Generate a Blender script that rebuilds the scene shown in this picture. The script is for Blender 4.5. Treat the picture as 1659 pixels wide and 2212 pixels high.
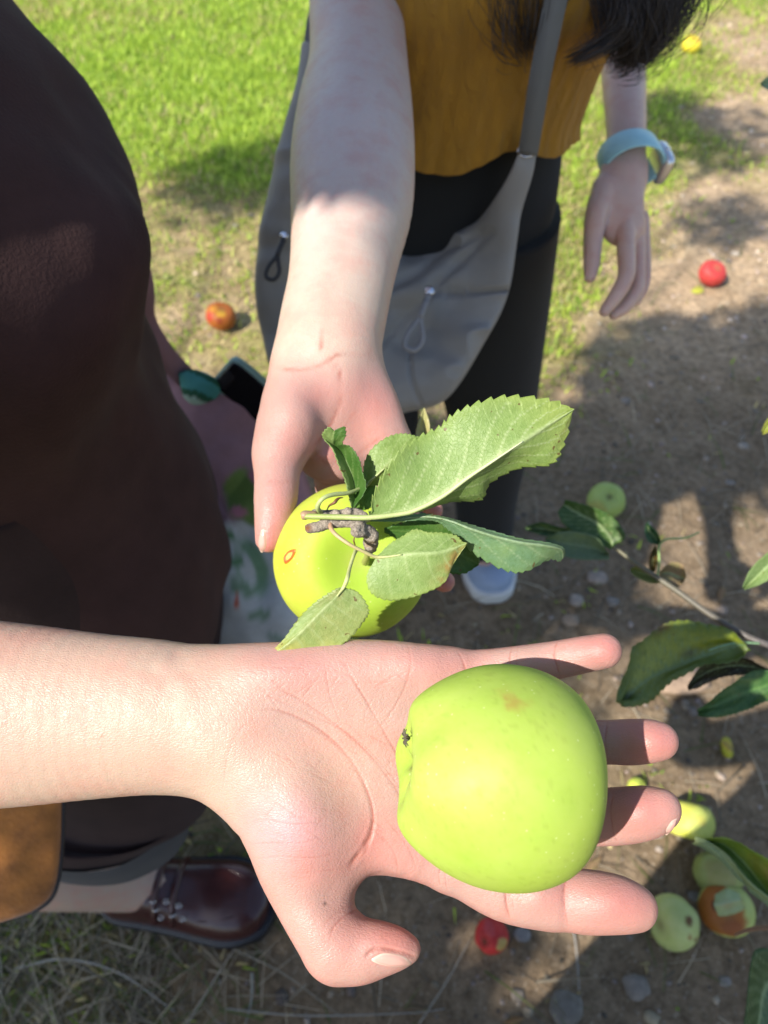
import bpy, math, random
import numpy as np
from mathutils import Vector, Matrix, Quaternion, noise as mnoise

random.seed(7); RNG = np.random.default_rng(7)
R_ = math.radians
for o in list(bpy.data.objects): bpy.data.objects.remove(o)
scene = bpy.context.scene
COL = scene.collection

# ------------------------------------------------------------------ camera
PITCH = R_(52.0); CAMH = 1.38
FPX = 1600.0; CX, CY = 829.5, 1106.0          # photograph measured on a 1659 x 2212 grid
cam_d = bpy.data.cameras.new('camera')
cam = bpy.data.objects.new('camera', cam_d); COL.objects.link(cam)
cam.location = (0, 0, CAMH); cam.rotation_euler = (math.pi/2 - PITCH, 0, 0)
cam_d.sensor_fit = 'VERTICAL'; cam_d.sensor_height = 24.0
cam_d.lens = 24.0/2/(CY/FPX)
cam_d.clip_start = 0.02; cam_d.clip_end = 300
cam_d.dof.use_dof = True; cam_d.dof.focus_distance = 0.296
cam_d.dof.aperture_fstop = cam_d.lens/2.3
scene.camera = cam

# ------------------------------------------------------------------ light
SUN = Vector((-0.52, -0.43, 0.71)).normalized()
world = bpy.data.worlds.new('World'); scene.world = world; world.use_nodes = True
wn = world.node_tree; bg = wn.nodes['Background']
sky = wn.nodes.new('ShaderNodeTexSky'); sky.sky_type = 'NISHITA'; sky.sun_disc = False
sky.sun_elevation = math.asin(SUN.z); sky.sun_rotation = math.atan2(SUN.x, SUN.y)
wn.links.new(sky.outputs[0], bg.inputs[0]); bg.inputs[1].default_value = 0.13
sl = bpy.data.lights.new('sun', 'SUN'); sl.energy = 5.0; sl.angle = R_(0.6); sl.color = (1.0, 0.94, 0.86)
sun = bpy.data.objects.new('sun', sl); COL.objects.link(sun)
sun.rotation_euler = SUN.to_track_quat('Z', 'Y').to_euler()
vs = scene.view_settings
vs.view_transform = 'Standard'; vs.look = 'None'; vs.gamma = 1; vs.use_curve_mapping = False; vs.exposure = 0.75
scene.cycles.use_denoising = True
scene.cycles.max_bounces = 8; scene.cycles.diffuse_bounces = 3; scene.cycles.transmission_bounces = 4
scene.cycles.sample_clamp_indirect = 6

# ------------------------------------------------------------------ space helpers
cp, sp = math.cos(PITCH), math.sin(PITCH)
RC = np.array([[1, 0, 0], [0, sp, -(-cp)*-1], [0, cp, sp]], float)
# camera basis: right (1,0,0), up (0,sp,cp), back (0,-cp,sp)
RC = np.array([[1, 0, 0], [0, sp, -cp], [0, cp, sp]], float)
CAMP = np.array([0, 0, CAMH])
def cs(px, py, Z):                       # point of the view at depth Z, in camera axes
    return np.array([(px-CX)/FPX*Z, (CY-py)/FPX*Z, -Z])
def c2w(p): return np.asarray(p) @ RC.T + CAMP
def w2c(p): return (np.asarray(p) - CAMP) @ RC
def W(px, py, Z): return c2w(cs(px, py, Z))
def G(px, py, h=0.0):                    # where the ray through (px,py) meets height h
    d = c2w(cs(px, py, 1.0)) - CAMP
    t = (h-CAMH)/d[2]
    return CAMP + d*t
def pix(pw):                             # world -> grid position, depth
    c = w2c(pw); Z = -c[..., 2]
    return CX + c[..., 0]/Z*FPX, CY - c[..., 1]/Z*FPX, Z
def sstep(a, b, x):
    t = np.clip((x-a)/(b-a), 0, 1); return t*t*(3-2*t)
def catmull(P, n):
    P = np.asarray(P, float); m = len(P)
    if m == 2: return P[0] + (P[1]-P[0])*np.linspace(0, 1, n)[:, None]
    Q = np.vstack([2*P[0]-P[1], P, 2*P[-1]-P[-2]])
    t = np.linspace(0, m-1-1e-9, n); i = t.astype(int); f = (t-i)[:, None]
    a, b, c, d = Q[i], Q[i+1], Q[i+2], Q[i+3]
    return .5*((2*b)+(-a+c)*f+(2*a-5*b+4*c-d)*f**2+(-a+3*b-3*c+d)*f**3)

# ------------------------------------------------------------------ value noise (vectorised)
_perm = RNG.random(4096).astype(np.float32)
def _h(ix, iy, iz): return _perm[(ix*73856093 ^ iy*19349663 ^ iz*83492791) & 4095]
def vnoise(p):
    p = np.asarray(p, float); i = np.floor(p).astype(np.int64); f = p-i; f = f*f*(3-2*f)
    r = 0
    for dx in (0, 1):
        for dy in (0, 1):
            for dz in (0, 1):
                w = (f[..., 0] if dx else 1-f[..., 0])*(f[..., 1] if dy else 1-f[..., 1])*(f[..., 2] if dz else 1-f[..., 2])
                r = r + w*_h(i[..., 0]+dx, i[..., 1]+dy, i[..., 2]+dz)
    return r*2-1
def fbm(p, o=3):
    p = np.asarray(p, float); r = 0; a = 1
    for k in range(o): r = r + a*vnoise(p*(2**k)+17.3*k); a *= .5
    return r/1.75

# ------------------------------------------------------------------ mesh helpers
def np_mesh(name, V, F, smooth=True):
    """V (n,3); F a list/array of faces or a list of arrays of equal-sized faces"""
    me = bpy.data.meshes.new(name)
    groups = F if isinstance(F, list) and len(F) and isinstance(F[0], np.ndarray) and F[0].ndim == 2 else None
    if groups is None:
        if isinstance(F, np.ndarray): groups = [F]
        else:
            me.from_pydata([tuple(v) for v in V], [], [tuple(f) for f in F]); me.update()
            me.shade_smooth() if smooth else None
            return me
    nl = sum(g.size for g in groups); nf = sum(len(g) for g in groups)
    me.vertices.add(len(V)); me.vertices.foreach_set('co', np.asarray(V, np.float32).ravel())
    me.loops.add(nl); me.loops.foreach_set('vertex_index', np.concatenate([g.ravel() for g in groups]).astype(np.int32))
    me.polygons.add(nf)
    tot = np.concatenate([np.full(len(g), g.shape[1]) for g in groups]); st = np.concatenate([[0], np.cumsum(tot)[:-1]])
    me.polygons.foreach_set('loop_start', st.astype(np.int32))
    me.update(calc_edges=True); me.validate()
    if smooth: me.shade_smooth()
    return me
def set_col(me, name, c):
    c = np.asarray(c, np.float32)
    if c.shape[1] == 3: c = np.hstack([c, np.ones((len(c), 1), np.float32)])
    a = me.attributes.new(name, 'FLOAT_COLOR', 'POINT'); a.data.foreach_set('color', c.ravel())
def tag(o, label=None, cat=None, group=None, kind=None):
    for k, v in (('label', label), ('category', cat), ('group', group), ('kind', kind)):
        if v: o[k] = v
    return o
def empty(name, loc, label=None, cat=None, group=None):
    o = bpy.data.objects.new(name, None); COL.objects.link(o); o.location = tuple(loc); o.empty_display_size = .05
    return tag(o, label, cat, group)
def wloc(o):
    v = Vector(o.location)
    while o.parent: o = o.parent; v = v + Vector(o.location)
    return v
def obj(name, V, F, mat, parent=None, col=None, smooth=True, origin=None, attr='tint'):
    """world-space geometry -> one object whose origin is its middle (or the given point)"""
    V = np.asarray(V, float)
    c = np.array(origin if origin is not None else (V.min(0)+V.max(0))/2)
    if isinstance(F, list) and isinstance(F[0], np.ndarray) and name not in ('ground', 'grass', 'dry_grass', 'crown', 'leaf', 'fallen_leaf'):
        m0 = V.mean(0); vol = 0.0                     # outward normals
        for g in F:
            for k in range(1, g.shape[1]-1): vol += np.einsum('ij,ij->i', V[g[:, 0]]-m0, np.cross(V[g[:, k]]-m0, V[g[:, k+1]]-m0)).sum()
        if vol < 0: F = [g[:, ::-1].copy() for g in F]
    me = np_mesh(name, V-c, F, smooth)
    if col is not None: set_col(me, attr, col)
    if mat: me.materials.append(mat)
    o = bpy.data.objects.new(name, me); COL.objects.link(o)
    if parent: o.parent = parent; o.location = Vector(c) - wloc(parent)
    else: o.location = c
    return o

def tube(P, r, n=8, cap=True, ell=None):
    """tube mesh round a polyline; r scalar or per point"""
    P = np.asarray(P, float); m = len(P); r = np.broadcast_to(np.asarray(r, float), (m,))
    T = np.gradient(P, axis=0); T /= np.linalg.norm(T, axis=1)[:, None]+1e-12
    ref = np.array([0, 0, 1.]) if abs(T[0][2]) < .9 else np.array([1., 0, 0])
    V = []; u = np.cross(T[0], ref); u /= np.linalg.norm(u)
    a = np.linspace(0, 2*np.pi, n, endpoint=False)
    for k in range(m):
        u = u - T[k]*np.dot(u, T[k]); u /= np.linalg.norm(u)+1e-12; w = np.cross(T[k], u)
        V.append(P[k] + r[k]*(np.cos(a)[:, None]*u + np.sin(a)[:, None]*w))
    V = np.concatenate(V); F = []
    i = np.arange(n); j = (i+1) % n
    q = [np.stack([k*n+i, k*n+j, (k+1)*n+j, (k+1)*n+i], 1) for k in range(m-1)]
    Q = np.concatenate(q)
    if cap:
        V = np.vstack([V, P[0], P[-1]]); c0, c1 = m*n, m*n+1
        T0 = np.stack([np.full(n, c0), j, i], 1); T1 = np.stack([np.full(n, c1), (m-1)*n+i, (m-1)*n+j], 1)
        return V, [Q, np.concatenate([T0, T1])]
    return V, [Q]
def join(parts):
    VV, G4, G3, off = [], [], [], 0
    for V, F in parts:
        VV.append(V)
        for g in F:
            (G4 if g.shape[1] == 4 else G3).append(g+off)
        off += len(V)
    out = []
    if G4: out.append(np.concatenate(G4))
    if G3: out.append(np.concatenate(G3))
    return np.vstack(VV), out
def loft(rings, nv=None, caps=True):
    """rings (m,n,3) closed rings -> mesh"""
    Rg = np.asarray(rings, float); m, n, _ = Rg.shape
    V = Rg.reshape(-1, 3); i = np.arange(n); j = (i+1) % n
    Q = np.concatenate([np.stack([k*n+i, k*n+j, (k+1)*n+j, (k+1)*n+i], 1) for k in range(m-1)])
    if caps:
        V = np.vstack([V, Rg[0].mean(0), Rg[-1].mean(0)])
        T0 = np.stack([np.full(n, m*n), j, i], 1); T1 = np.stack([np.full(n, m*n+1), (m-1)*n+i, (m-1)*n+j], 1)
        return V, [Q, np.concatenate([T0, T1])]
    return V, [Q]
def sheet(Gd):
    """grid (a,b,3) -> open sheet"""
    a, b, _ = Gd.shape; idx = np.arange(a*b).reshape(a, b)
    Q = np.stack([idx[:-1, :-1], idx[1:, :-1], idx[1:, 1:], idx[:-1, 1:]], -1).reshape(-1, 4)
    return Gd.reshape(-1, 3), [Q]
def body_loft(levels, n=64, m=60, fold=0.0, seed=0, sup=2.3, fs=9):
    """levels: (x, y, z, rx, ry) -> smooth closed garment-like loft with folds"""
    L = catmull(levels, m); a = np.linspace(0, 2*np.pi, n, endpoint=False)
    ca, sa = np.cos(a), np.sin(a)
    ex = np.sign(ca)*np.abs(ca)**(2/sup); ey = np.sign(sa)*np.abs(sa)**(2/sup)
    R3 = np.zeros((m, n, 3))
    for k in range(m):
        R3[k, :, 0] = L[k, 0]+L[k, 3]*ex; R3[k, :, 1] = L[k, 1]+L[k, 4]*ey; R3[k, :, 2] = L[k, 2]
    if fold:
        c = R3.mean(1, keepdims=True); d = R3-c; d /= np.linalg.norm(d, axis=2)[..., None]+1e-9
        f = fbm(R3*np.array([fs*1.3, fs*1.3, fs*.5])+seed, 3)
        ridge = 1-2*np.abs(vnoise(R3*np.array([fs, fs, fs*.6])+seed*3.1))
        R3 = R3 + d*((f*.7+ridge*.3)*fold)[..., None]
    return R3

# ------------------------------------------------------------------ signed distance modelling
class Field:
    def __init__(s, lo, hi, h):
        s.lo = np.asarray(lo, float); s.h = h
        s.n = np.ceil((np.asarray(hi)-s.lo)/h).astype(int)+1
        s.f = np.full(s.n, 0.05, np.float32)
    def box(s, lo, hi):
        a = np.clip(np.floor((np.asarray(lo)-s.lo)/s.h).astype(int), 0, s.n); b = np.clip(np.ceil((np.asarray(hi)-s.lo)/s.h).astype(int)+1, 0, s.n)
        sl = tuple(slice(x, y) for x, y in zip(a, b))
        ax = [(s.lo[i]+np.arange(a[i], b[i])*s.h).astype(np.float32) for i in range(3)]
        return sl, np.meshgrid(*ax, indexing='ij', sparse=True)
    def merge(s, sl, d, k, sub=False):
        f = s.f[sl]
        if f.size == 0: return
        if sub:
            if k > 0:
                hh = np.maximum(k-np.abs(f+d), 0)/k; s.f[sl] = np.maximum(f, -d)+hh*hh*k*.25
            else: s.f[sl] = np.maximum(f, -d)
        elif k > 0:
            hh = np.maximum(k-np.abs(f-d), 0)/k; s.f[sl] = np.minimum(f, d)-hh*hh*k*.25
        else: s.f[sl] = np.minimum(f, d)
    def capsule_d(s, XYZ, a, b, ra, rb, nrm, q):
        p = [XYZ[i]-np.float32(a[i]) for i in range(3)]; ab = np.asarray(b, float)-a
        if nrm is not None and q != 1:
            nrm = np.asarray(nrm, float); dn = sum(p[i]*np.float32(nrm[i]) for i in range(3))*np.float32(1/q-1)
            p = [p[i]+dn*np.float32(nrm[i]) for i in range(3)]; ab = ab+nrm*np.dot(ab, nrm)*(1/q-1)
        L = float(ab @ ab)+1e-12
        t = np.clip(sum(p[i]*np.float32(ab[i]) for i in range(3))/np.float32(L), 0, 1)
        d = np.sqrt(sum((p[i]-t*np.float32(ab[i]))**2 for i in range(3)))-(np.float32(ra)+t*np.float32(rb-ra))
        return d
    def chain(s, pts, k=0.0, nrm=None, q=1.0, n=None, sub=False):
        """pts: (x,y,z,r) smoothed chain of tapered capsules, united plainly, then merged with k"""
        P = catmull(pts, n or max(2, (len(pts)-1)*4+1)) if len(pts) > 1 else np.array([pts[0], pts[0]], float)
        m = P[:, 3].max()+max(k, .004)*1.2+2*s.h
        sl, X = s.box(P[:, :3].min(0)-m, P[:, :3].max(0)+m)
        if s.f[sl].size == 0: return
        D = np.full(s.f[sl].shape, 1.0, np.float32)
        o = [x.start for x in sl]
        for u, v in zip(P[:-1], P[1:]):
            mm = max(u[3], v[3])+max(k, .004)*1.2+2*s.h
            s2, X2 = s.box(np.minimum(u[:3], v[:3])-mm, np.maximum(u[:3], v[:3])+mm)
            loc = tuple(slice(max(a.start-oo, 0), a.stop-oo) for a, oo in zip(s2, o))
            d = s.capsule_d(X2, u[:3], v[:3], u[3], v[3], nrm, q)
            tgt = D[loc]
            if tgt.shape == d.shape: D[loc] = np.minimum(tgt, d)
        s.merge(sl, D, k, sub)
    def ell(s, c, r, k=0.0, rot=None, sub=False):
        c = np.asarray(c, float); r = np.asarray(r, float); m = r.max()+max(k, .004)*1.2+2*s.h
        sl, X = s.box(c-m, c+m)
        p = [X[i]-np.float32(c[i]) for i in range(3)]
        if rot is not None:
            Rm = np.asarray(rot, float)       # columns are the ellipsoid's axes
            p = [sum(p[i]*np.float32(Rm[i, j]) for i in range(3)) for j in range(3)]
        k0 = np.sqrt(sum((p[i]/np.float32(r[i]))**2 for i in range(3)))
        k1 = np.sqrt(sum((p[i]/np.float32(r[i]**2))**2 for i in range(3)))+1e-9
        s.merge(sl, k0*(k0-1)/k1, k, sub)
    def mesh(s):
        f = s.f; nx, ny, nz = f.shape; neg = f < 0
        cnt = np.zeros((nx-1, ny-1, nz-1), np.int8)
        for dx in (0, 1):
            for dy in (0, 1):
                for dz in (0, 1):
                    cnt += neg[dx:nx-1+dx, dy:ny-1+dy, dz:nz-1+dz]
        act = (cnt > 0) & (cnt < 8); ids = np.full(act.shape, -1, np.int64)
        c = np.argwhere(act); ids[act] = np.arange(len(c))
        S = np.zeros((len(c), 3)); N = np.zeros(len(c))
        cor = [(x, y, z) for x in (0, 1) for y in (0, 1) for z in (0, 1)]
        val = {k: f[c[:, 0]+k[0], c[:, 1]+k[1], c[:, 2]+k[2]] for k in cor}
        for a in cor:
            for ax in range(3):
                if a[ax]: continue
                b = list(a); b[ax] = 1; b = tuple(b)
                fa, fb = val[a], val[b]; m = (fa < 0) != (fb < 0)
                t = np.where(m, fa/(fa-fb+1e-20), 0)
                p = np.tile(np.array(a, float), (len(c), 1)); p[:, ax] = t
                S[m] += p[m]; N[m] += 1
        V = s.lo+(c+S/N[:, None])*s.h
        Q = []
        for ax in range(3):
            o1, o2 = [(1, 2), (2, 0), (0, 1)][ax]
            A = [slice(None)]*3; B = [slice(None)]*3; A[ax] = slice(0, -1); B[ax] = slice(1, None)
            for o in (o1, o2): A[o] = slice(1, -1); B[o] = slice(1, -1)
            a, b = neg[tuple(A)], neg[tuple(B)]
            for (m, flip) in ((a & ~b, False), (~a & b, True)):
                e = np.argwhere(m)
                if not len(e): continue
                e[:, o1] += 1; e[:, o2] += 1
                def at(d1, d2):
                    g = e.copy(); g[:, o1] += d1; g[:, o2] += d2; return ids[g[:, 0], g[:, 1], g[:, 2]]
                q = np.stack([at(-1, -1), at(0, -1), at(0, 0), at(-1, 0)], 1)
                Q.append(q[:, ::-1] if flip else q)
        Q = np.concatenate(Q); Q = Q[(Q >= 0).all(1)]
        return V, [Q]
def subdiv(V, Q):
    n = len(V); E = np.stack([Q, np.roll(Q, -1, 1)], -1).reshape(-1, 2); E.sort(1); key = E[:, 0]*n+E[:, 1]
    u, inv = np.unique(key, return_inverse=True); a, b = u//n, u % n; em = (V[a]+V[b])/2; inv = inv.reshape(-1, 4)+n
    fc = V[Q].mean(1); fi = n+len(u)+np.arange(len(Q)); q = []
    for k in range(4): q.append(np.stack([Q[:, k], inv[:, k], fi, inv[:, (k+3) % 4]], 1))
    return np.vstack([V, em, fc]), np.concatenate(q)
def relax(V, Q, it=2, lam=.5):
    E = np.unique(np.sort(np.stack([Q, np.roll(Q, -1, 1)], -1).reshape(-1, 2), 1), axis=0); d = np.bincount(E.ravel(), minlength=len(V))[:, None]
    for _ in range(it):
        S = np.stack([np.bincount(E[:, 0], V[E[:, 1], k], len(V))+np.bincount(E[:, 1], V[E[:, 0], k], len(V)) for k in range(3)], 1); V = V*(1-lam)+lam*S/np.maximum(d, 1)
    return V
def vnormals(V, Q):
    n = np.cross(V[Q[:, 2]]-V[Q[:, 0]], V[Q[:, 3]]-V[Q[:, 1]]); N = np.zeros_like(V)
    for k in range(4): np.add.at(N, Q[:, k], n)
    return N/(np.linalg.norm(N, axis=1)[:, None]+1e-12)
def poly_dist(px, py, P, n=40):
    P = catmull([(a, b, 0) for a, b in P], n)[:, :2]; d = np.full(px.shape, 1e9); tt = np.zeros(px.shape)
    for i in range(len(P)-1):
        a, b = P[i], P[i+1]; ab = b-a; L = ab @ ab+1e-9
        t = np.clip(((px-a[0])*ab[0]+(py-a[1])*ab[1])/L, 0, 1)
        dd = np.hypot(px-a[0]-t*ab[0], py-a[1]-t*ab[1]); m = dd < d
        d = np.where(m, dd, d); tt = np.where(m, (i+t)/(len(P)-1), tt)
    return d, tt

# ------------------------------------------------------------------ materials
def mat(name, col=(.5, .5, .5), rough=.6, tint=False, **kw):
    m = bpy.data.materials.new(name); m.use_nodes = True; nt = m.node_tree
    b = nt.nodes['Principled BSDF']; b.inputs['Base Color'].default_value = (*col, 1); b.inputs['Roughness'].default_value = rough
    m['_'] = 0
    return m, nt, b
def N(nt, t, **kw):
    n = nt.nodes.new(t)
    for k, v in kw.items():
        if k in n.inputs: n.inputs[k].default_value = v
        else: setattr(n, k, v)
    return n
def coords(nt): return N(nt, 'ShaderNodeTexCoord').outputs['Object']
def noise_n(nt, scale, detail=4, rough=.55, vec=None, dist=0.0):
    n = N(nt, 'ShaderNodeTexNoise'); n.inputs['Scale'].default_value = scale; n.inputs['Detail'].default_value = detail
    n.inputs['Roughness'].default_value = rough; n.inputs['Distortion'].default_value = dist
    nt.links.new(vec if vec is not None else coords(nt), n.inputs['Vector']); return n
def ramp(nt, src, stops, interp='LINEAR'):
    r = N(nt, 'ShaderNodeValToRGB'); r.color_ramp.interpolation = interp
    el = r.color_ramp.elements
    while len(el) < len(stops): el.new(.5)
    for e, (p, c) in zip(el, stops): e.position = p; e.color = (*c, 1) if len(c) == 3 else c
    nt.links.new(src, r.inputs[0]); return r
def mixc(nt, fac, a, b, blend='MIX'):
    m = N(nt, 'ShaderNodeMix', data_type='RGBA', blend_type=blend)
    for s, v in ((m.inputs[0], fac), (m.inputs[6], a), (m.inputs[7], b)):
        if isinstance(v, (int, float)): s.default_value = v
        elif isinstance(v, tuple): s.default_value = (*v, 1)
        else: nt.links.new(v, s)
    return m.outputs[2]
def math_n(nt, op, a, b=0.0):
    m = N(nt, 'ShaderNodeMath', operation=op)
    for s, v in ((m.inputs[0], a), (m.inputs[1], b)):
        if isinstance(v, (int, float)): s.default_value = v
        else: nt.links.new(v, s)
    return m.outputs[0]
def bump(nt, b, height, strength=.3, dist=.001):
    n = N(nt, 'ShaderNodeBump'); n.inputs['Strength'].default_value = strength; n.inputs['Distance'].default_value = dist
    nt.links.new(height, n.inputs['Height']); nt.links.new(n.outputs[0], b.inputs['Normal'])
def attr_n(nt, name='tint'): return N(nt, 'ShaderNodeAttribute', attribute_name=name)

def make_skin():
    m, nt, b = mat('skin', rough=.5)
    a = attr_n(nt)
    n1 = noise_n(nt, 45, 4, .6); n2 = noise_n(nt, 260, 3, .6)
    c = mixc(nt, math_n(nt, 'MULTIPLY', ramp(nt, n1.outputs[0], [(.46, (0, 0, 0)), (.66, (1, 1, 1))]).outputs[0], .28), a.outputs['Color'], (.52, .20, .16))
    c = mixc(nt, math_n(nt, 'MULTIPLY', ramp(nt, n2.outputs[0], [(.5, (0, 0, 0)), (.75, (1, 1, 1))]).outputs[0], .10), c, (.55, .24, .20))
    nt.links.new(c, b.inputs['Base Color'])
    b.inputs['Subsurface Weight'].default_value = .32; b.inputs['Subsurface Radius'].default_value = (1, .34, .18)
    b.inputs['Subsurface Scale'].default_value = .005
    b.inputs['Specular IOR Level'].default_value = .34
    nt.links.new(ramp(nt, n2.outputs[0], [(.3, (.34,)*3), (.7, (.52,)*3)]).outputs[0], b.inputs['Roughness'])
    v = N(nt, 'ShaderNodeTexVoronoi', feature='DISTANCE_TO_EDGE'); v.inputs['Scale'].default_value = 950
    mp = N(nt, 'ShaderNodeMapping'); mp.inputs['Scale'].default_value = (.55, 1.1, 1); nt.links.new(coords(nt), mp.inputs[0]); nt.links.new(mp.outputs[0], v.inputs['Vector'])
    ve = ramp(nt, v.outputs['Distance'], [(0, (0, 0, 0)), (.22, (1, 1, 1))]).outputs[0]
    n3 = noise_n(nt, 1500, 2)
    n4 = noise_n(nt, 120, 5, .65)
    hgt = math_n(nt, 'ADD', math_n(nt, 'MULTIPLY', ve, .22), math_n(nt, 'ADD', math_n(nt, 'MULTIPLY', n3.outputs[0], .4), math_n(nt, 'MULTIPLY', n4.outputs[0], 1.6)))
    bump(nt, b, hgt, .42, .0007)
    return m
def make_simple(name, col, rough=.7, nscale=60, amt=.35, bstr=.3, bscale=None, bdist=.001, sheen=0, metal=0, sss=0, coat=0, tint=False, dark=None):
    m, nt, b = mat(name, col, rough)
    n = noise_n(nt, nscale, 5, .6)
    base = attr_n(nt).outputs['Color'] if tint else tuple(col)
    d = dark or tuple(x*.55 for x in col)
    f = math_n(nt, 'MULTIPLY', ramp(nt, n.outputs[0], [(.35, (0, 0, 0)), (.7, (1, 1, 1))]).outputs[0], amt)
    if tint: c = mixc(nt, f, base, (.55, .55, .55), 'MULTIPLY')
    else: c = mixc(nt, f, base, d)
    nt.links.new(c, b.inputs['Base Color'])
    b.inputs['Sheen Weight'].default_value = sheen; b.inputs['Metallic'].default_value = metal
    if coat: b.inputs['Coat Weight'].default_value = coat; b.inputs['Coat Roughness'].default_value = .15
    if sss:
        b.inputs['Subsurface Weight'].default_value = sss; b.inputs['Subsurface Radius'].default_value = (.8, 1, .3); b.inputs['Subsurface Scale'].default_value = .006
    if bstr: bump(nt, b, noise_n(nt, bscale or nscale*3, 4).outputs[0], bstr, bdist)
    return m
def make_fabric(name, col, thread=900, rough=.85, var=.25, sheen=.2, bstr=.5):
    m, nt, b = mat(name, col, rough)
    w1 = N(nt, 'ShaderNodeTexWave', bands_direction='X'); w2 = N(nt, 'ShaderNodeTexWave', bands_direction='Z')
    for w in (w1, w2):
        w.inputs['Scale'].default_value = thread/6.3; w.inputs['Distortion'].default_value = 1.2; w.inputs['Detail'].default_value = 1
        nt.links.new(coords(nt), w.inputs['Vector'])
    h = math_n(nt, 'MULTIPLY', math_n(nt, 'ADD', w1.outputs['Fac'], w2.outputs['Fac']), .5)
    n = noise_n(nt, 14, 5, .6)
    c = mixc(nt, math_n(nt, 'MULTIPLY', n.outputs[0], var*2), tuple(col), tuple(x*.55 for x in col))
    c = mixc(nt, math_n(nt, 'MULTIPLY', h, .25), c, tuple(min(1, x*1.5+.01) for x in col))
    nt.links.new(c, b.inputs['Base Color']); b.inputs['Sheen Weight'].default_value = sheen
    bump(nt, b, h, bstr, .0006)
    return m
def make_leaf(name, trans=.35, rough=.5):
    m, nt, b = mat(name, rough=rough)
    a = attr_n(nt); v = attr_n(nt, 'vein')
    n = noise_n(nt, 420, 5, .65); n2 = noise_n(nt, 90, 4, .6)
    c = mixc(nt, math_n(nt, 'MULTIPLY', ramp(nt, n.outputs[0], [(.4, (0, 0, 0)), (.65, (1, 1, 1))]).outputs[0], .35), a.outputs['Color'], (.40, .55, .20), 'MULTIPLY')
    c = mixc(nt, math_n(nt, 'MULTIPLY', ramp(nt, n2.outputs[0], [(.45, (0, 0, 0)), (.7, (1, 1, 1))]).outputs[0], .30), c, (.24, .33, .10))
    sp_ = noise_n(nt, 330, 1, .5); spots = ramp(nt, sp_.outputs[0], [(.735, (0, 0, 0)), (.755, (1, 1, 1))])
    c = mixc(nt, math_n(nt, 'MULTIPLY', spots.outputs[0], .8), c, (.13, .055, .02))
    nt.links.new(c, b.inputs['Base Color'])
    tr = N(nt, 'ShaderNodeBsdfTranslucent'); nt.links.new(mixc(nt, .5, c, (.35, .55, .05)), tr.inputs[0])
    mx = N(nt, 'ShaderNodeMixShader'); mx.inputs[0].default_value = trans
    nt.links.new(b.outputs[0], mx.inputs[1]); nt.links.new(tr.outputs[0], mx.inputs[2])
    nt.links.new(mx.outputs[0], nt.nodes['Material Output'].inputs[0])
    vo = N(nt, 'ShaderNodeTexVoronoi', feature='DISTANCE_TO_EDGE'); vo.inputs['Scale'].default_value = 520; nt.links.new(coords(nt), vo.inputs['Vector'])
    ve = ramp(nt, vo.outputs['Distance'], [(0, (1, 1, 1)), (.12, (0, 0, 0))]).outputs[0]
    hgt = math_n(nt, 'ADD', math_n(nt, 'MULTIPLY', ve, .5), n.outputs[0])
    bump(nt, b, hgt, .3, .0005)
    return m
def make_apple(name, lenticel=.35, rough=.34):
    m, nt, b = mat(name, rough=rough)
    a = attr_n(nt)
    n1 = noise_n(nt, 22, 4, .6, dist=.6); n2 = noise_n(nt, 130, 3, .6)
    c = mixc(nt, math_n(nt, 'MULTIPLY', ramp(nt, n1.outputs[0], [(.38, (0, 0, 0)), (.66, (1, 1, 1))]).outputs[0], .40), a.outputs['Color'], (.78, .90, .42), 'MULTIPLY')
    c = mixc(nt, math_n(nt, 'MULTIPLY', ramp(nt, n2.outputs[0], [(.45, (0, 0, 0)), (.75, (1, 1, 1))]).outputs[0], .25), c, (.72, .86, .45), 'MULTIPLY')
    vo = N(nt, 'ShaderNodeTexVoronoi'); vo.inputs['Scale'].default_value = 230; nt.links.new(coords(nt), vo.inputs['Vector'])
    c = mixc(nt, math_n(nt, 'MULTIPLY', ramp(nt, vo.outputs['Distance'], [(.05, (1, 1, 1)), (.12, (0, 0, 0))]).outputs[0], lenticel*.5), c, (.80, .84, .50))
    nt.links.new(c, b.inputs['Base Color'])
    b.inputs['Subsurface Weight'].default_value = .22; b.inputs['Subsurface Radius'].default_value = (.9, 1, .2); b.inputs['Subsurface Scale'].default_value = .006
    b.inputs['Specular IOR Level'].default_value = .27
    nt.links.new(ramp(nt, n2.outputs[0], [(.3, (rough-.04,)*3), (.7, (rough+.14,)*3)]).outputs[0], b.inputs['Roughness'])
    bump(nt, b, math_n(nt, 'ADD', noise_n(nt, 60, 3).outputs[0], math_n(nt, 'MULTIPLY', noise_n(nt, 700, 3).outputs[0], .12)), .25, .0012)
    return m
M_skin = make_skin(); M_leaf = make_leaf('leaf', .32); M_leafd = make_leaf('dull_leaf', .25, .45)
M_apple = make_apple('apple_skin', .5, .52)
M_bark = make_simple('twig_bark', (.30, .26, .21), .8, 500, .7, .8, 900, .0008, dark=(.12, .09, .06))
M_tint = make_simple('tinted', (.5, .5, .5), .6, 200, .5, .4, tint=True)
M_petiole = make_simple('petiole', (.5, .5, .5), .5, 300, .2, .2, tint=True, sss=.1)
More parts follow.
